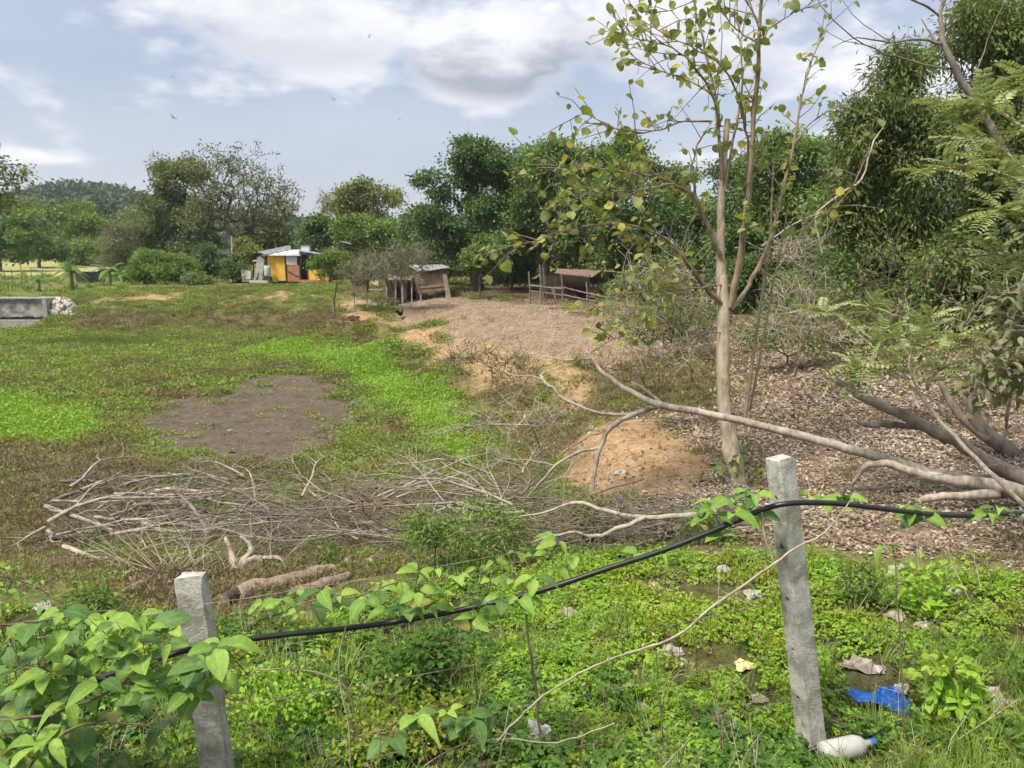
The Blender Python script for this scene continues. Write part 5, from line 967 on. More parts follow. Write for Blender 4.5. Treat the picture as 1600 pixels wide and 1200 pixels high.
log('weathered split log stub behind left post top', 190, 935, 222, 915, .05); log('pale log lying half in weeds right of the right post', 1262, 918, 1282, 930, .04)
bough('dead_root', 'pale dead rootstock with broken ends on the bank in the centre left', [([(372,895,.05),(365,875,.045),(358,855,.03),(352,840,.02)],8.3,8.5),([(372,892,.05),(385,880,.05),(398,872,.035),(410,878,.02)],8.3,8.2),([(378,880,.04),(392,862,.035),(388,848,.025),(375,838,.015)],8.3,8.4),([(395,872,.03),(430,872,.026),(445,878,.012)],8.3,8.2)], group=None, cat='root')
# ================================================================== RUBBISH on the green ground
simple('white_paper', (.38,.365,.33), .85, .1, var=.25, scale=30); simple('white_plastic', (.5,.5,.475), .35, .5, var=.06, transl=.2); simple('blue_plastic', (.03,.13,.50), .35, .5, var=.2, transl=.15); simple('yellow_paper', (.62,.52,.24), .8, .1, var=.15); simple('dirty_paper', (.36,.325,.27), .9, .1, var=.25); simple('grey_paper', (.42,.40,.37), .9, .1, var=.3); simple('pink_paper', (.38,.31,.26), .9, .1, var=.2); simple('pale_stone', (.50,.46,.38), .9, .1, var=.3, bump=.5)
simple('cyan_plastic', (.05,.35,.42), .4, .5, var=.1)
def scrap(label, name, cat, u, v, w, h, mat, z=.02, hgt_=.35, n=9, group='rubbish on the green ground', lobes=3):
    """crumpled sheet or bag: a wrinkled domed skin closed to the ground"""
    g = gnd(u, v); pm = g[1] / F; W_, H_ = w * pm, h * pm * 1.6; k = 14; V, Fs = [], []; ph = rng.uniform(0, 6.28, 6)
    for i in range(n):
        t = i / (n - 1); 
        for j in range(k):
            a = j * 2 * math.pi / k; edge = 1 + .3 * math.sin(lobes * a + ph[0]) + .16 * math.sin(5 * a + ph[1]) + .06 * rng.normal(); r = t * edge; x = math.cos(a) * r * W_ / 2; y = math.sin(a) * r * H_ / 2
            zz = W_ * hgt_ * .45 * (1 - t ** 2) * (.7 + .3 * math.sin(2 * a + ph[2])) + W_ * .05 * rng.normal() * (t < .98) + W_ * .07 * math.sin(9 * x / W_ + ph[3]) * math.sin(7 * y / H_ + ph[4]) - .012 * (i == n - 1); V.append((x, y, zz + z))
    for i in range(n - 1):
        for j in range(k): Fs.append((i*k+j, (i+1)*k+j, (i+1)*k+(j+1)%k, i*k+(j+1)%k))
    V = np.array(V) @ np.array(Euler((0, 0, rng.uniform(-.5, .5))).to_matrix()).T; return tag(link(name, mesh(name, V, Fs, MATS[mat]), None, g), label, cat, group)
scrap('crumpled blue plastic bag lying in the grass at lower right', 'plastic_bag', 'bag', 1385, 1105, 92, 30, 'blue_plastic', .05, .4)
scrap('white plastic scrap sticking out behind the blue bag', 'plastic_scrap', 'scrap', 1408, 1086, 34, 14, 'white_plastic', .05, .3)
scrap('crumpled pale sheet lying in the clover right of the right post', 'paper_scrap', 'paper', 1345, 1045, 58, 24, 'dirty_paper', .03, .3); scrap('small grey-brown lump right beside the crumpled pale sheet', 'paper_scrap', 'paper', 1372, 1050, 22, 12, 'grey_paper', .03, .4)
scrap('yellowish paper wrapper in the clover left of the right post', 'paper_scrap', 'paper', 1162, 1045, 36, 20, 'yellow_paper', .03, .3); scrap('torn white plastic bag hanging in weeds at the lower centre', 'plastic_bag', 'bag', 842, 1155, 44, 34, 'white_plastic', .05, .6)
scrap('pinkish flattened paper on the clover below the hose', 'paper_scrap', 'paper', 888, 960, 32, 14, 'pink_paper'); scrap('white paper scrap in the clover near the top left of right post', 'paper_scrap', 'paper', 1175, 932, 30, 14, 'white_paper'); scrap('white crumpled scrap under the hose, left of the right post', 'paper_scrap', 'paper', 1130, 893, 22, 14, 'white_paper', .03, .5)
scrap('small pale scrap upright in clover under the hose', 'paper_scrap', 'paper', 1023, 918, 14, 16, 'pink_paper', .02, .6); scrap('white scrap beside the stalks in the middle of the clover', 'paper_scrap', 'paper', 1067, 1038, 14, 16, 'white_paper', .02, .6); scrap('grey crumpled sheet in the middle of the clover', 'paper_scrap', 'paper', 1048, 1022, 44, 16, 'grey_paper')
scrap('flat pale sheet low in the clover at centre', 'paper_scrap', 'paper', 1003, 1108, 26, 12, 'dirty_paper'); scrap('pale flat scrap low between centre clover and right post', 'paper_scrap', 'paper', 1185, 1095, 30, 12, 'dirty_paper'); scrap('beige crumpled sack at the lower right edge in the grass', 'paper_sack', 'sack', 1545, 1095, 52, 34, 'dirty_paper', .04, .4)
scrap('small pale lump right of the beige sack at right edge', 'paper_scrap', 'paper', 1582, 1103, 24, 10, 'dirty_paper'); scrap('white paper scrap at the leaf litter edge right of the post', 'paper_scrap', 'paper', 1400, 893, 40, 14, 'white_paper'); scrap('pale upright scrap near the leaf litter edge at right', 'paper_scrap', 'paper', 1490, 925, 22, 16, 'pink_paper', .02, .5)
scrap('small pale crumpled ball in the clover at right', 'paper_scrap', 'paper', 1443, 980, 20, 12, 'dirty_paper', .02, .6); scrap('pale folded scrap in the clover right of the post middle', 'paper_scrap', 'paper', 1402, 965, 30, 18, 'dirty_paper', .02, .4); scrap('grey-white scrap low left in the centre weeds', 'paper_scrap', 'paper', 455, 1110, 22, 12, 'grey_paper', .03, .5); scrap('pale scrap in the weeds under the hose, left of centre', 'paper_scrap', 'paper', 492, 1025, 24, 14, 'dirty_paper', .03, .4)
scrap('white wrapper on the bank among the vines at far left', 'paper_scrap', 'paper', 70, 955, 30, 14, 'white_paper', .05, .5, group=None); scrap('small white scraps of paper at the foot of the sand mound', 'paper_scrap', 'paper', 970, 740, 28, 8, 'white_paper', .01, .2, group=None)
scrap('tiny cyan plastic scrap at the right edge of the mud patch', 'plastic_scrap', 'scrap', 551, 629, 8, 4, 'cyan_plastic', .02, .5, group=None); scrap('white scrap lying in the middle of the mud patch', 'paper_scrap', 'paper', 360, 673, 10, 4, 'white_paper', .01, .3, group=None); scrap('dark rag at the near edge of the mud patch', 'rag', 'rag', 364, 708, 12, 4, 'black_plastic', .01, .3, group=None)
def bottle():
    g = gnd(1322, 1197) + np.array([0, 0, .02]); o = thing('plastic_jug', 'white plastic jug lying in the grass at the foot of the right post', 'jug', g); prof = [(0,.0),(.002,.05),(.02,.06),(.20,.06),(.24,.045),(.26,.02),(.29,.02)]
    ax = np.array([1., .15, .12]); ax /= np.linalg.norm(ax); P = np.array([ax * p[0] for p in prof]) + np.array([-.14, 0, .055]); mb = MB(); mb.tube(P, [max(p[1], .002) for p in prof], 16); link('body', mesh('body', mb.arr(), mb.F, MATS['white_plastic'], True), o)
    mb = MB(); q = P[-1]; mb.tube([q, q + ax * .025], [.023, .023], 12); link('cap', mesh('cap', mb.arr(), mb.F, MATS['blue_plastic']), o)
bottle()
# ================================================================== SLUICE WALL, rubble slope
m = MN('stained_wall'); n1_ = m.noise(1.6, 5, .65, 'obj'); n2_ = m.noise(9, 5, .6, 'obj'); cc = m.mix(m.rng(n1_, .35, .65), (.13,.125,.115), (.38,.37,.34)); cc = m.mix(m.rng(n2_, .55, .7, 0, .6), cc, (.07,.07,.06)); m.done(cc, .95, m.bump(n2_, .5, .03), .1)
simple('wall_light', (.30,.29,.265), .95, .1, var=.25, scale=6, bump=.3); simple('wall_stain', (.03,.028,.026), .95, .1, var=.5, scale=6)
wx0 = WALL_X1 - 12; ztop = float(at(40, 467, WALL_Y)[2]); sw = thing('sluice_wall', 'stained grey concrete sluice wall on the far left bank', 'wall', (WALL_X1 - 6, WALL_Y, 0.))
MB().box(((wx0 + WALL_X1) / 2, WALL_Y + .15, (ztop - .3) / 2), (WALL_X1 - wx0, .35, ztop + .3)).build('wall_face', MATS['stained_wall'], sw)
MB().box(((wx0 + WALL_X1) / 2, WALL_Y + .55, ztop + .03), (WALL_X1 - wx0 + .1, 1.4, .08)).build('coping', MATS['wall_light'], sw)
MB().box(((wx0 + WALL_X1) / 2, WALL_Y - .2, .30), (WALL_X1 - wx0, .5, .62)).build('footing', MATS['wall_light'], sw)
zs = .30 + .42
mb = MB(); xs = np.linspace(wx0, WALL_X1 - .1, 60); zz = zs + rng.random(60) * .10; V = [(x, WALL_Y - .035, zs - .14) for x in xs] + [(x, WALL_Y - .035, z) for x, z in zip(xs, zz)]; mb.add(V, [(i, i + 1, 61 + i, 60 + i) for i in range(59)]); mb.build('stain_band', MATS['wall_stain'], sw)
MB().box((WALL_X1 + .08, WALL_Y + .1, ztop / 2), (.22, 1.0, ztop + .12), jit=.02).build('pier', MATS['wall_light'], sw)
rub = thing('rubble_slope', 'pale broken stone rubble slope beside the sluice wall', 'rubble', (WALL_X1 + .8, WALL_Y + .2, .3))
stones = []
for k in range(3):
    d_ = rdir(20); from_ = d_ * np.array([.2, .15, .11]) ; import bmesh; bm = bmesh.new(); [bm.verts.new(v) for v in from_]; bmesh.ops.convex_hull(bm, input=bm.verts); me = bpy.data.meshes.new('stone'); bm.to_mesh(me); bm.free(); me.materials.append(MATS['pale_stone']); stones.append(me)
for i in range(150):
    fx, fz = rng.random(), rng.random(); wx = WALL_X1 + .25 + fx * (.9 + 1.0 * (1 - fz)); wz = fz * ztop * 1.0; wy = WALL_Y - .7 + fz * 1.0 + rng.normal(0, .05); o = link('stone', stones[i % 3], rub, np.array([wx, wy, max(wz, .1)]) - np.array(rub.location), tuple(rng.uniform(0, 6, 3)), rng.uniform(.5, 1.1))
MB().add([(WALL_X1 + .2, WALL_Y - .7, -.1), (WALL_X1 + 2.1, WALL_Y - .7, -.1), (WALL_X1 + 1.1, WALL_Y + .45, ztop), (WALL_X1 + .2, WALL_Y + .45, ztop), (WALL_X1 + .2, WALL_Y + 1.4, -.1), (WALL_X1 + 2.1, WALL_Y + 1.4, -.1)], [(0,1,2,3),(1,5,2),(3,2,5,4),(0,3,4)]).build('bed', MATS['pale_stone'], rub)
# ================================================================== BANANA PLANTS, poles
leafmat('banana_leaf', (.06,.13,.03), (.15,.26,.06), transl=.35); simple('banana_trunk', (.26,.22,.12), .8, .2, var=.3)
def banana(label, u, d, h, n=9, dry=False):
    b = foot(u, d); o = thing('banana_plant', label, 'banana plant', b, 'banana plants on the far bank'); mb = MB(); mb.tube(np.array([(0,0,-.1),(.02,0,h*.3),(0,.02,h*.6)]), [.14,.12,.08], 8); link('stem', mesh('stem', mb.arr(), mb.F, MATS['banana_trunk'], True), o)
    for i in range(n):
        a = i * 2.4 + rng.uniform(-.3, .3); up = .35 + .9 * (i / n); f_ = np.array([math.cos(a), math.sin(a), 0]); s_ = np.array([-f_[1], f_[0], 0]); l = h * rng.uniform(.75, 1.05); V, Fs = [], []; K = 8
        for k in range(K + 1):
            t = k / K; c0 = f_ * l * t * (1.1 - .35 * up) + np.array([0, 0, h * .6 + l * (up * t - (1.0 + .2 * (1 - up)) * t * t * .8)]); w = .11 * h * (math.sin(math.pi * min(t * .93 + .07, 1)) ** .6) + .01
            for q in (-1, 0, 1): V.append(c0 + s_ * q * w + np.array([0, 0, -abs(q) * w * .45]))
        for k in range(K): a0 = k * 3; Fs += [(a0, a0+1, a0+4, a0+3), (a0+1, a0+2, a0+5, a0+4)]
        link('frond', mesh('frond', V, Fs, MATS['banana_leaf'], True), o)
banana('banana plant with arching leaves left of the dark tarp', 111, 52, 1.75, 11); banana('small banana plant at the left end of the bank', 58, 51, 1.1, 7); banana('banana plant half dry beside the thorn tree', 172, 55, 1.6, 9); banana('low banana plant in front of the large round bush', 190, 54, 1.15, 7)
def pole(label, name, u, d, v0, r, mat, cat='pole'):
    b = foot(u, d); top = at(u, v0, d); mb = MB(); mb.tube([b - [0, 0, .2], (b + top) / 2 + [.01, 0, 0], top], [r, r, r * .9], 8); mb.tube([top + [0, 0, -.02], top + [0, 0, .05]], [r * 1.15, r * .8], 8); return tag(mb.build(name, MATS[mat]), label, cat)
pole('thin pale metal pole in front of the large round bush', 'metal_pole', 287, 50, 412, .035, 'galvanised'); pole('pale wooden pole under the open-crowned tree, beside the climber', 'wooden_pole', 362, 58, 370, .06, 'bark_pale')
simple('dark_tarp', (.045,.045,.05), .7, .3, var=.4)
tb = foot(142, 60); tp = thing('dark_tarp', 'dark tarpaulin screen with pale rim between the banana plants', 'tarp', tb); xs = np.linspace(-1.2, 1.1, 12); top = .85 + .12 * xs ** 2 * .6 + .12 * (xs > .6); V = [(x, .15 * math.sin(3 * x), -.1) for x in xs] + [(x, .15 * math.sin(3 * x) - .1, z) for x, z in zip(xs, top)]; V += [(x, y + .05, z) for x, y, z in V]
Fs = [(i, i+1, 13+i, 12+i) for i in range(11)] + [(24+i, 36+i, 37+i, 25+i) for i in range(11)] + [(12+i, 13+i, 37+i, 36+i) for i in range(11)]; link('sheet', mesh('sheet', V, Fs, MATS['dark_tarp']), tp)
mb = MB(); mb.tube([(x, .15 * math.sin(3 * x) - .08, z + .03) for x, z in zip(xs, top)], .05, 6); link('rim', mesh('rim', mb.arr(), mb.F, MATS['bark_pale']), tp)
for i, u in enumerate((6, 18, 32, 48, 66)):
    pole('weathered stake at far left bank, number %s from the left edge' % ('one','two','three','four','five')[i], 'wooden_stake', u, 55 + i, 412 + rng.uniform(0, 10), .03, 'bark_grey', 'stake')['group'] = 'stakes on the far left bank'
# ================================================================== YELLOW HUT
def panelmat(name, c_, rough=.6, var=.12, metal=0., ribs=0, spec=.3):
    m = MN(name); n = m.noise(3, 4, .6, 'obj'); n2 = m.noise(.8, 4, .6, 'obj'); col = m.mix(m.rng(n, .3, .7), tuple(x * (1 - var) for x in c_), tuple(min(1, x * (1 + var)) for x in c_)); col = m.mix(m.rng(n2, .55, .7, 0, .35), col, tuple(x * .6 for x in c_)); return m.done(col, rough, None, spec, metal)
panelmat('yellow_board', (.74,.44,.065)); panelmat('rust_board', (.36,.17,.085), var=.3); panelmat('white_sheet', (.62,.62,.63)); panelmat('zinc', (.30,.305,.31), .55, .35, .2, spec=.4); panelmat('zinc_dull', (.19,.18,.165), .7, .4, .1); panelmat('zinc_white', (.72,.72,.73), .5); panelmat('dark_timber', (.055,.04,.032), .9, .3); panelmat('grey_timber', (.27,.25,.225), .9, .3); panelmat('inside_shade', (.012,.012,.014), .9); panelmat('green_board', (.40,.47,.42), .8); panelmat('concrete_slab', (.50,.46,.40), .9, .2); panelmat('plank_wood', (.17,.125,.09), .9, .35); panelmat('plank_pale', (.23,.17,.125), .9, .3); panelmat('rust_zinc', (.20,.13,.105), .8, .4)  # the near-black one is interior shade put into the colour
HD = 57.0; HB = foot(465, HD); hp_ = HD / F
def hx(u): return float(at(u, 430, HD)[0])
def hzv(v): return float(at(460, v, HD)[2])
gz = HB[2]
hut = thing('yellow_hut', 'small hut with yellow board wall and white zinc roof on the far bank', 'hut', HB)
def hbox(name, u0, u1, v0, v1, y, th, mat, parent=hut, rot=None, jit=0.):
    return MB().box(((hx(u0) + hx(u1)) / 2, HD + y, (hzv(v0) + hzv(v1)) / 2), (abs(hx(u1) - hx(u0)), th, abs(hzv(v1) - hzv(v0))), rot, jit).build(name, MATS[mat], parent, origin=None if parent is None else np.array(hut.location) if parent is hut else None)
hbox('wall', 419, 446.5, 400, 438.5, 0, .06, 'yellow_board'); 
for u in (417.5, 447.3, 469.3, 481): hbox('corner_post', u - 1, u + 1, 396, 440.5, -.03, .10, 'dark_timber')
dr = hbox('door', 448.5, 468, 414, 440, .0, .05, 'rust_board'); 
o = MB().box((hx(458) , HD - .04, hzv(428)), (.9, .03, .06), (0, .5, 0)).build('brace', MATS['dark_timber'], dr, origin=np.array(hut.location)); o.parent = dr
hbox('window_panel', 448.5, 465, 400, 413.7, -.02, .03, 'white_sheet', jit=.03); hbox('doorway_shade', 470, 480, 398, 438, .5, .04, 'inside_shade'); hbox('low_wall', 482, 514, 420, 437, 0, .08, 'yellow_board'); hbox('sill', 482, 514, 418.6, 420, -.02, .14, 'dark_timber'); hbox('step', 470, 514, 437.2, 441, -.2, .5, 'rust_board'); hbox('upper_wall', 482, 514, 398, 418, .6, .05, 'dark_timber')  # black sheet set in the door opening stands for the shade inside
MB().box((hx(465), HD + 2.9, hzv(418)), (hx(514) - hx(416), .08, hzv(398) - hzv(440))).build('back_wall', MATS['dark_timber'], hut)
MB().box((hx(416.5), HD + 1.45, hzv(418)), (.08, 2.8, hzv(398) - hzv(440))).build('side_wall', MATS['grey_timber'], hut); MB().box((hx(514), HD + 1.45, hzv(418)), (.08, 2.8, hzv(398) - hzv(440))).build('side_wall', MATS['dark_timber'], hut)
hbox('window_frame', 497, 512, 402, 417, .56, .04, 'grey_timber')
def sheet(name, pts, mat, parent, th=.03, ribs=0):
    """roof sheet from four world corners, corrugated along its slope"""
    a, b, c_, d = [np.asarray(p, float) for p in pts]; n = ribs or 2; V, Fs = [], []
    nr = np.cross(b - a, d - a); nr /= np.linalg.norm(nr); nr = nr if nr[2] > 0 else -nr
    for i in range(n + 1):
        t = i / n; w = nr * (.025 if i % 2 else -.0) * (1 if ribs else 0); p, q = a * (1 - t) + b * t + w, d * (1 - t) + c_ * t + w; V += [p, q, p - nr * th, q - nr * th]
    for i in range(n):
        k = 4 * i; Fs += [(k, k+1, k+5, k+4), (k+2, k+6, k+7, k+3), (k, k+4, k+6, k+2), (k+1, k+3, k+7, k+5)]
    Fs += [(0, 2, 3, 1), (4*n, 4*n+1, 4*n+3, 4*n+2)]; return MB().add(V, Fs).build(name, MATS[mat], parent)
def hp3(u, v, y): p = at(u, v, HD + y); return p
sheet('roof_sheet', [hp3(402,393.5,-.3), hp3(415,397.5,-.6), hp3(455,390,2.0), hp3(453,383,3.0)], 'zinc', hut, ribs=16)
sheet('roof_sheet', [hp3(414,398.5,-.3), hp3(472,397.2,-.3), hp3(466,390.5,2.2), hp3(424,391,2.2)], 'zinc_white', hut, ribs=30)
sheet('roof_sheet', [hp3(466,392,-.3), hp3(511,399,-.4), hp3(509,397,2.6), hp3(466,389,2.6)], 'zinc', hut, ribs=24)
MB().box(((hx(414) + hx(472)) / 2, HD - .27, hzv(398.6)), (hx(472) - hx(414), .05, .09), (0, .0, 0)).build('eave_board', MATS['zinc_white'], hut); MB().box(((hx(470) + hx(512)) / 2, HD - .3, hzv(399)), (hx(512) - hx(470), .06, .08), (0, .16, 0)).build('eave_beam', MATS['dark_timber'], hut)
wt = thing('roof_tank', 'white box tank standing on the hut roof', 'tank', hp3(478, 394, 1.2)); MB().box(hp3(478, 389, 1.2), (.58, .5, .5)).build('body', MATS['white_sheet'], wt); MB().box(hp3(478, 383.8, 1.2), (.64, .56, .05)).build('lid', MATS['zinc'], wt)
for i, (u0, u1, v0, y, lb) in enumerate(((402,405,402,-.1,'grey plank leaning at the left corner of the hut, outermost'),(405.5,408,400,.1,'grey plank leaning at the left corner of the hut, middle one'),(409.5,410.5,399,-.15,'grey plank leaning at the left corner of the hut, nearest the yellow wall'),(401.5,409.5,407,-.2,'thin grey pole leaning against the hut corner planks'))):
    a, b = hp3(u0 - 3, 438, y - .35), hp3(u1 + .5, v0, y + .1); d_ = b - a; l = np.linalg.norm(d_); d_ /= l; s_ = np.array([1, 0, 0]) * (.14 if i < 3 else .05); t_ = np.cross(d_, [1, 0, 0]) * .03; V = [a-s_-t_, a+s_-t_, a+s_+t_, a-s_+t_, b-s_-t_, b+s_-t_, b+s_+t_, b-s_+t_]
    tag(MB().add(V, [(0,1,2,3),(4,7,6,5),(0,4,5,1),(1,5,6,2),(2,6,7,3),(3,7,4,0)]).build('leaning_plank', MATS['grey_timber']), lb, 'plank', 'planks leaning on the hut')
o = thing('concrete_trough', 'pale concrete wash trough left of the hut', 'trough', foot(387, HD - .3)); MB().box(hp3(386.5, 429, -.3), (.66, .55, .66), jit=.02).build('basin', MATS['concrete_slab'], o); MB().box(hp3(386.5, 438, -.3), (.6, .5, .2)).build('foot', MATS['grey_timber'], o)
o = thing('green_tank', 'pale green plastic drum beside the hut corner', 'drum', foot(418, HD - .5)); mb = MB(); q = hp3(418, 423.5, -.5); mb.tube([q - [0,0,.38], q - [0,0,.3], q + [0,0,.3], q + [0,0,.38]], [.2,.24,.24,.2], 14); mb.build('body', MATS['green_board'], o, True); MB().box(q - [0,0,.58], (.5,.4,.36), jit=.02).build('stand', MATS['dark_timber'], o)
o = thing('low_kerb', 'low concrete kerb slab along the front of the hut yard', 'kerb', foot(405, HD - .9)); MB().box(hp3(405, 440.3, -.9), (1.3, .3, .18), jit=.02).build('slab', MATS['concrete_slab'], o)
sr = thing('side_awning', 'small awning sheet left of the hut corner', 'awning', foot(402, HD + .6)); sheet('sheet', [hp3(394,408.3,.4), hp3(407,406.5,.4), hp3(407,405.2,1.6), hp3(396,406.5,1.6)], 'zinc', sr); MB().tube([hp3(396,440,.9), hp3(396,407.5,.9)], .04, 6).build('prop', MATS['dark_timber'], sr)
far_r = thing('far_roof', 'corner of a pale zinc roof showing among the trees right of the hut', 'roof', foot(545, 64)); q = lambda u, v, d: at(u, v, d); sheet('roof_sheet', [q(532,377.5,63), q(548,381.5,63), q(552,380,66), q(538,376,66)], 'zinc', far_r, ribs=10); MB().box(foot(543, 64.5) + [0, 0, 1.3], (.8, 1.5, 2.6)).build('wall', MATS['dark_timber'], far_r)
# ================================================================== PLANK SHED on stilts
SD = 42.0
def s3(u, v, y=0.): return at(u, v, SD + y)
shed = thing('plank_shed', 'raised shed of horizontal wooden planks with patched zinc roof', 'shed', foot(678, SD))
pa, pb = s3(655, 424), s3(701, 419.5); pc, pd_ = s3(655, 457.5), s3(700, 452.5); nP = 10
for i in range(nP):
    f0, f1 = i / nP + .001, (i + 1) / nP - .003; a0, a1 = pa + (pc - pa) * f0, pa + (pc - pa) * f1; b0_, b1_ = pb + (pd_ - pb) * f0, pb + (pd_ - pb) * f1; yo = rng.uniform(-.02, .02); off = np.array([0, .05, 0]); jit = rng.normal(0, .012, (4, 3)); F4 = np.array([a0, b0_, b1_, a1]) + jit + [rng.normal(0, .02), yo, 0]; V = np.r_[F4, F4 + off]
    MB().add(V, [(0,1,2,3),(4,7,6,5),(0,4,5,1),(1,5,6,2),(2,6,7,3),(3,7,4,0)]).build('plank', MATS[('plank_wood','plank_pale','rust_board')[rng.choice(3, p=(.5,.4,.1))]], shed)
bk = np.array([-.9, 2.4, 0]); ql = [s3(655,424), s3(655,457.5)]
for i in range(8):
    f0, f1 = i / 8 + .01, (i + 1) / 8 - .02; a0, a1 = ql[0] + (ql[1] - ql[0]) * f0, ql[0] + (ql[1] - ql[0]) * f1; F4 = np.array([a0, a1, a1 + bk, a0 + bk]) + [-.03, .03, 0]; V = np.r_[F4, F4 + [.04, .0, 0]]; MB().add(V, [(0,1,2,3),(4,7,6,5),(0,4,5,1),(1,5,6,2),(2,6,7,3),(3,7,4,0)]).build('plank', MATS['plank_wood'], shed)
V = np.array([s3(656,425,.1), s3(700,420.5,.1), s3(699.5,452.5,.1), s3(656,457,.1)]); MB().add(np.r_[V, V + [-.8, 2.2, 0]], [(0,1,2,3),(4,7,6,5),(0,4,5,1),(1,5,6,2),(2,6,7,3),(3,7,4,0)]).build('inner_box', MATS['inside_shade'], shed)  # black box behind the planks carries the shed's inner shade as colour
sheet('roof_sheet', [s3(655,424.8,-.25), s3(704,417.8,-.25), s3(692,413.5,2.4), s3(634,414,2.4)], 'zinc', shed, ribs=22); sheet('roof_patch', [s3(668,422.4,-.1), s3(690,419.4,-.1), s3(684,417.2,1.0), s3(662,419.6,1.0)], 'rust_zinc', shed, .02)
for u, y in ((657,.0),(697,.0),(650,2.0),(690,2.2)):
    b = foot(u, SD + y + .1); MB().tube([b - [0,0,.1], np.array([b[0], b[1], s3(u, 452, y)[2] + .1])], .05, 6).build('stilt', MATS['grey_timber'], shed)
a, b = foot(701, SD - .5), s3(694, 427, -.1); d_ = b - a; MB().add(np.r_[np.array([a + [-.12,0,0], a + [.12,0,0], b + [.12,0,0], b + [-.12,0,0]]), np.array([a + [-.12,.04,0], a + [.12,.04,0], b + [.12,.04,0], b + [-.12,.04,0]])], [(0,1,2,3),(4,7,6,5),(0,4,5,1),(1,5,6,2),(2,6,7,3),(3,7,4,0)]).build('ramp_board', MATS['plank_pale'], shed)
coop = thing('low_coop', 'low lean-to coop with zinc roof and posts left of the plank shed', 'coop', foot(622, SD)); sheet('roof_sheet', [s3(598,437,-.2), s3(642,437.5,-.2), s3(648,429,2.0), s3(604,428,2.0)], 'zinc_dull', coop, ribs=18)
for u in (604, 618, 628.5, 643):
    b = foot(u, SD); MB().tube([b - [0,0,.1], s3(u, 437.5)], .045 if u != 628.5 else .07, 6).build('post', MATS['grey_timber'], coop)
for i in range(7):
    u = 604 + i * 5.4; MB().box((s3(u, 446)[0], SD + .5, (s3(u, 437)[2] + foot(u, SD)[2] + .2) / 2), (.15, .03, s3(u, 437)[2] - foot(u, SD)[2] - .25), jit=.01).build('plank', MATS[('dark_timber','plank_wood','grey_timber')[i % 3]], coop)
MB().box((s3(622,446)[0], SD + 1.6, foot(622, SD)[2] + .5), (1.5, .05, .95)).build('back_wall', MATS['inside_shade'], coop)  # back wall coloured near-black for the shade inside the coop
hb = thing('wooden_hutch', 'brown wooden hutch box with dark lid at the left end of the sheds', 'hutch', foot(563, SD)); MB().box(s3(563, 448.5, .3), (.82, .7, .62)).build('body', MATS['plank_wood'], hb); MB().box(s3(563, 439, .3), (.95, .85, .06), (0, -.03, 0)).build('lid', MATS['dark_timber'], hb)
for u in (552.5, 573.5): MB().tube([foot(u, SD) - [0,0,.05], s3(u, 456, .1)], .04, 5).build('leg', MATS['grey_timber'], hb)
simple('pink_cloth', (.62,.42,.36), .9, .1, var=.15)
wtb = thing('wash_table', 'grey plank table with cloth and sacks between hutch and coop', 'table', foot(586, SD - .6)); MB().box(s3(588, 452.5, -.6), (.75, .5, .06)).build('table_top', MATS['grey_timber'], wtb); [MB().tube([foot(u, SD - .6), s3(u, 453, -.6)], .035, 5).build('leg', MATS['grey_timber'], wtb) for u in (579, 597)]
o = tag(MB().box(s3(585, 441, -.65), (.42, .06, .26), (0, .2, 0), .03).build('pink_cloth', MATS['pink_cloth']), 'pink cloth hanging above the plank table', 'cloth')
tp2 = s3(590, 426, .3); o = MB().add([s3(578,436,0), s3(594,421,.3), s3(607,426,.5), s3(604,434,.0), s3(592,433,-.2), s3(584,430,.6)], [(0,4,1),(1,4,2),(2,4,3),(0,1,5),(5,1,2)]).build('tarp', MATS['dark_tarp']); sm = o.modifiers.new('thick', 'SOLIDIFY'); sm.thickness = .04; tag(o, 'black tarp thrown over sticks left of the low coop', 'tarp')
tree('cut_brush', 'heap of green cut branches under the plank table', foot(590, SD - 1.4), [(590,468,26,8),(575,467,16,7),(605,470,14,6)], SD - 1.4, 60, 22, .12, .09, .035, LM['olive'], 'twig_brown', .02, .2, cat='brush heap', twigs=60)
scrap('dark heap of charred sticks on the path in front of the sheds', 'stick_heap', 'heap', 551, 499, 24, 10, 'dark_timber', .02, .4, group=None)
for lb, u, v, yw, l in (('pale plank lying on the ground right of the plank shed', 714, 463, -.12, 1.0),('pale plank lying in front of the animal pen', 907, 490, .02, .95),('pole lying slantwise at the left front of the pen', 873, 483, .45, 1.0)):
    g = gnd(u, v); tag(MB().box(g + [0,0,.05], (l, .12, .05), (0, .02, yw)).build('loose_plank', MATS['plank_pale']), lb, 'plank', 'loose planks on the yard')
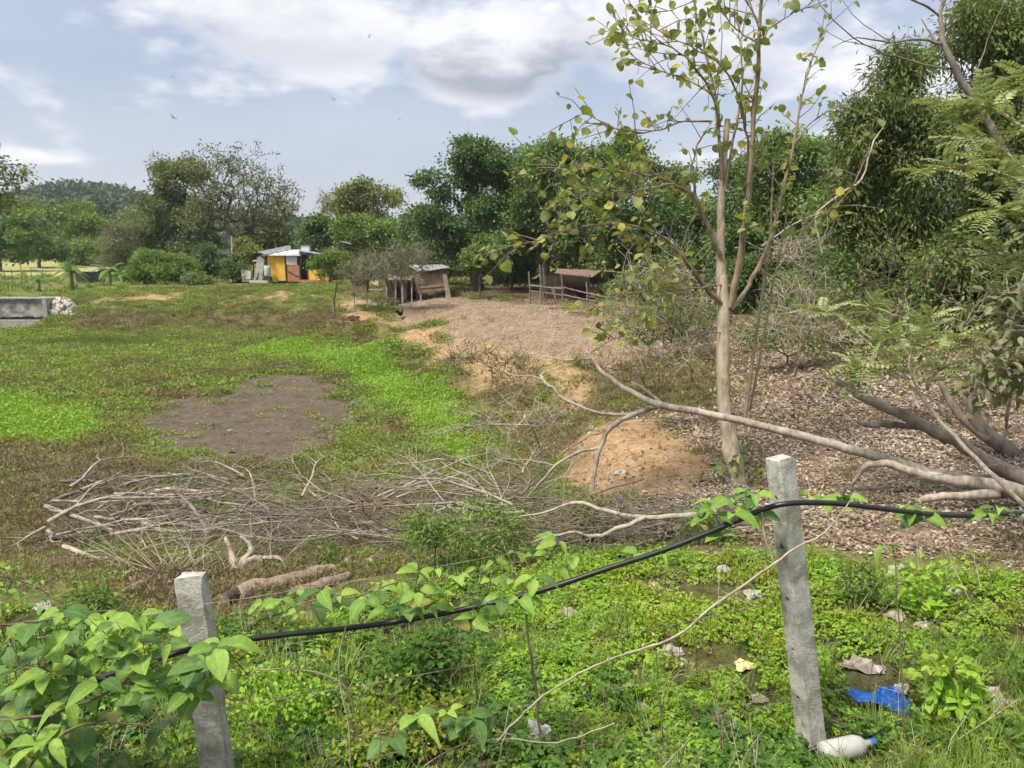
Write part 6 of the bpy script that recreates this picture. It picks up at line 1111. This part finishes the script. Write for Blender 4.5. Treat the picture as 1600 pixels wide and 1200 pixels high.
# ================================================================== ANIMAL PEN
PD = 36.0
def p3(u, v, y=0.): return at(u, v, PD + y)
pen = thing('animal_pen', 'rough pole fence pen with rusty zinc lean-to roof under the trees', 'pen', foot(890, PD))
for u, v0, y, r_ in ((828,424,.5,.05),(845,414,.2,.05),(851,418,.3,.045),(879,428,-.2,.05),(918,440,-.6,.05),(952,462,-1.2,.045),(868,450,-.4,.04),(990,455,-2,.045)):
    b = foot(u, PD + y); MB().tube([b - [0,0,.15], (b + at(u - 1, v0, PD + y)) / 2 + [.02,0,0], at(u - 2, v0, PD + y)], [r_, r_ * .9, r_ * .8], 6).build('post', MATS['bark_grey'], pen)
for a_, b_ in ((((830,446,.5)),(882,452,-.2)),((830,455,.5),(884,462,-.2)),((880,449,-.2),(940,463,-.9)),((881,461,-.2),(950,474,-1.2)),((848,449,.2),(885,449,-.2)),((940,463,-.9),(995,474,-2)),((945,474,-1.2),(998,484,-2)),((855,472,-.2),(876,478,-.4)),((862,450,-.4),(872,477,-.5))):
    a, b = at(a_[0], a_[1], PD + a_[2]) - [0, .06, 0], at(b_[0], b_[1], PD + b_[2]) - [0, .06, 0]; MB().tube([a, (a + b) / 2 + rng.normal(0, .03, 3), b], [.045, .04, .035], 6).build('rail', MATS['bark_grey'], pen)
sheet('roof_sheet', [p3(868,427,.2), p3(925,433,.0), p3(940,423,2.5), p3(870,420,2.5)], 'rust_zinc', pen, ribs=20)
for u, y in ((870,.4),(922,.2),(868,2.4),(935,2.4)):
    b = foot(u, PD + y); MB().tube([b - [0,0,.1], np.array([b[0], b[1], p3(u, 428, .2)[2] + (.1 if y > 1 else -.05)])], .045, 6).build('roof_post', MATS['dark_timber'], pen)
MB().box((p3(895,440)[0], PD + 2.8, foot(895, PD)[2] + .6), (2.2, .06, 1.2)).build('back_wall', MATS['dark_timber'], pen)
# ================================================================== HEN, DRAGONFLIES
simple('hen_feathers', (.035,.025,.02), .8, .2, var=.5, scale=30); simple('hen_comb', (.45,.04,.03), .6); simple('hen_leg', (.45,.32,.10), .7)
def hen(label, u, v, yaw, s_=1.):
    g = gnd(u, v); o = thing('hen', label, 'hen', g, None); o.rotation_euler = (0, 0, yaw); o.scale = (s_,) * 3
    P = [(-.24,0,.40),(-.19,0,.34),(-.12,0,.27),(0,0,.235),(.10,0,.25),(.15,0,.30),(.175,0,.355),(.185,0,.40),(.20,0,.425),(.235,0,.415)]; r_ = [.02,.055,.085,.105,.085,.055,.036,.034,.03,.008]; mb = MB(); mb.tube(smoothline(np.c_[np.array(P), r_], 2)[:, :3], np.maximum(smoothline(np.c_[np.array(P), r_], 2)[:, 3], .005), 10); link('body', mesh('body', mb.arr() * [1, .85, 1], mb.F, MATS['hen_feathers'], True), o)
    mb = MB(); mb.add([(.175,0,.43),(.19,0,.465),(.205,0,.445),(.215,0,.462),(.225,0,.43),(.2,.008,.425),(.2,-.008,.425)], [(0,1,5),(1,2,5),(2,3,5),(3,4,5),(1,0,6),(2,1,6),(3,2,6),(4,3,6)]); link('comb', mesh('comb', mb.arr(), mb.F, MATS['hen_comb']), o)
    for q in (-1, 1): mb = MB(); mb.tube([(.01,.04*q,.2),(.0,.04*q,.1),(.015,.04*q,.0),(.06,.045*q,.0)], [.018,.008,.007,.004], 5); link('leg', mesh('leg', mb.arr(), mb.F, MATS['hen_leg']), o)
    for k in range(5): V = np.array([(-.2,0,.33),(-.34 - .02*k,.03*(k-2),.50 - .035*k),(-.36,.03*(k-2),.44 - .035*k),(-.2,.01,.30)]); link('tail_feather', mesh('tail_feather', V, [(0,1,2,3)], MATS['hen_feathers']), o)
hen('dark hen pecking on the path in front of the plank shed', 626, 498, 1.2); 
simple('wing_grey', (.30,.31,.34), .5, .4, transl=.4); simple('insect_body', (.05,.05,.06), .6)
def dragonfly(label, u, v, d, yaw, roll, s_):
    p = at(u, v, d); o = thing('dragonfly', label, 'dragonfly', p, 'dragonflies in the sky'); o.rotation_euler = (roll, .5, yaw); o.scale = (s_,) * 3; mb = MB(); mb.tube([(-.045,0,0),(-.02,0,0),(0,0,0),(.012,0,0),(.018,0,0)], [.0015,.002,.004,.005,.003], 6); link('body', mesh('body', mb.arr(), mb.F, MATS['insect_body']), o)
    for q in (-1, 1):
        for x0, sw_ in ((.004, .012), (-.004, -.016)): V = np.array([(x0,0,.003),(x0+sw_*.5+.006,.025*q,.006),(x0+sw_+.003,.05*q,.008),(x0+sw_-.006,.048*q,.008),(x0+sw_*.4-.006,.022*q,.006)]); link('wing', mesh('wing', V, [(0,1,2,3,4)], MATS['wing_grey']), o)
for i, (u, v, d, s_, lb) in enumerate(((270,183,6,.75,'largest dragonfly hovering at left in the blue-grey sky'),(577,57,10,.6,'small dragonfly below the bright cloud edge'),(521,155,11,.6,'small dragonfly in the mid sky right of the largest one'),(464,166,12,.6,'tiny dragonfly left of the pair in the mid sky'),(270,120,13,.6,'tiny dragonfly high above the largest one'),(542,177,13,.6,'tiny dragonfly just under the mid-sky pair'),(625,187,12,.6,'tiny dragonfly right of centre above the trees'),(662,3,11,.6,'tiny dragonfly at the top edge between clouds'),(785,77,12,.6,'tiny dragonfly against the grey cloud belly'))): dragonfly(lb, u, v, d, rng.uniform(0, 6), rng.uniform(-.8, .8), s_)
# ================================================================== HAZE: even air round the whole scene
hm = bpy.data.materials.new('haze'); hm.use_nodes = True; hn = hm.node_tree; hn.nodes.clear(); pv = hn.nodes.new('ShaderNodeVolumePrincipled'); ho = hn.nodes.new('ShaderNodeOutputMaterial')
pv.inputs['Color'].default_value = (.86, .91, 1.0, 1); pv.inputs['Density'].default_value = .00032; pv.inputs['Anisotropy'].default_value = .0; hn.links.new(pv.outputs[0], ho.inputs['Volume'])
hb_ = MB().box((0, 0, 24), (6400, 6400, 56)); hzo = hb_.build('haze', hm, None, False, (0, 0, 0)); tag(hzo, 'thin pale haze hanging over the whole place', 'haze', None, 'stuff')
SC.cycles.volume_bounces = 0
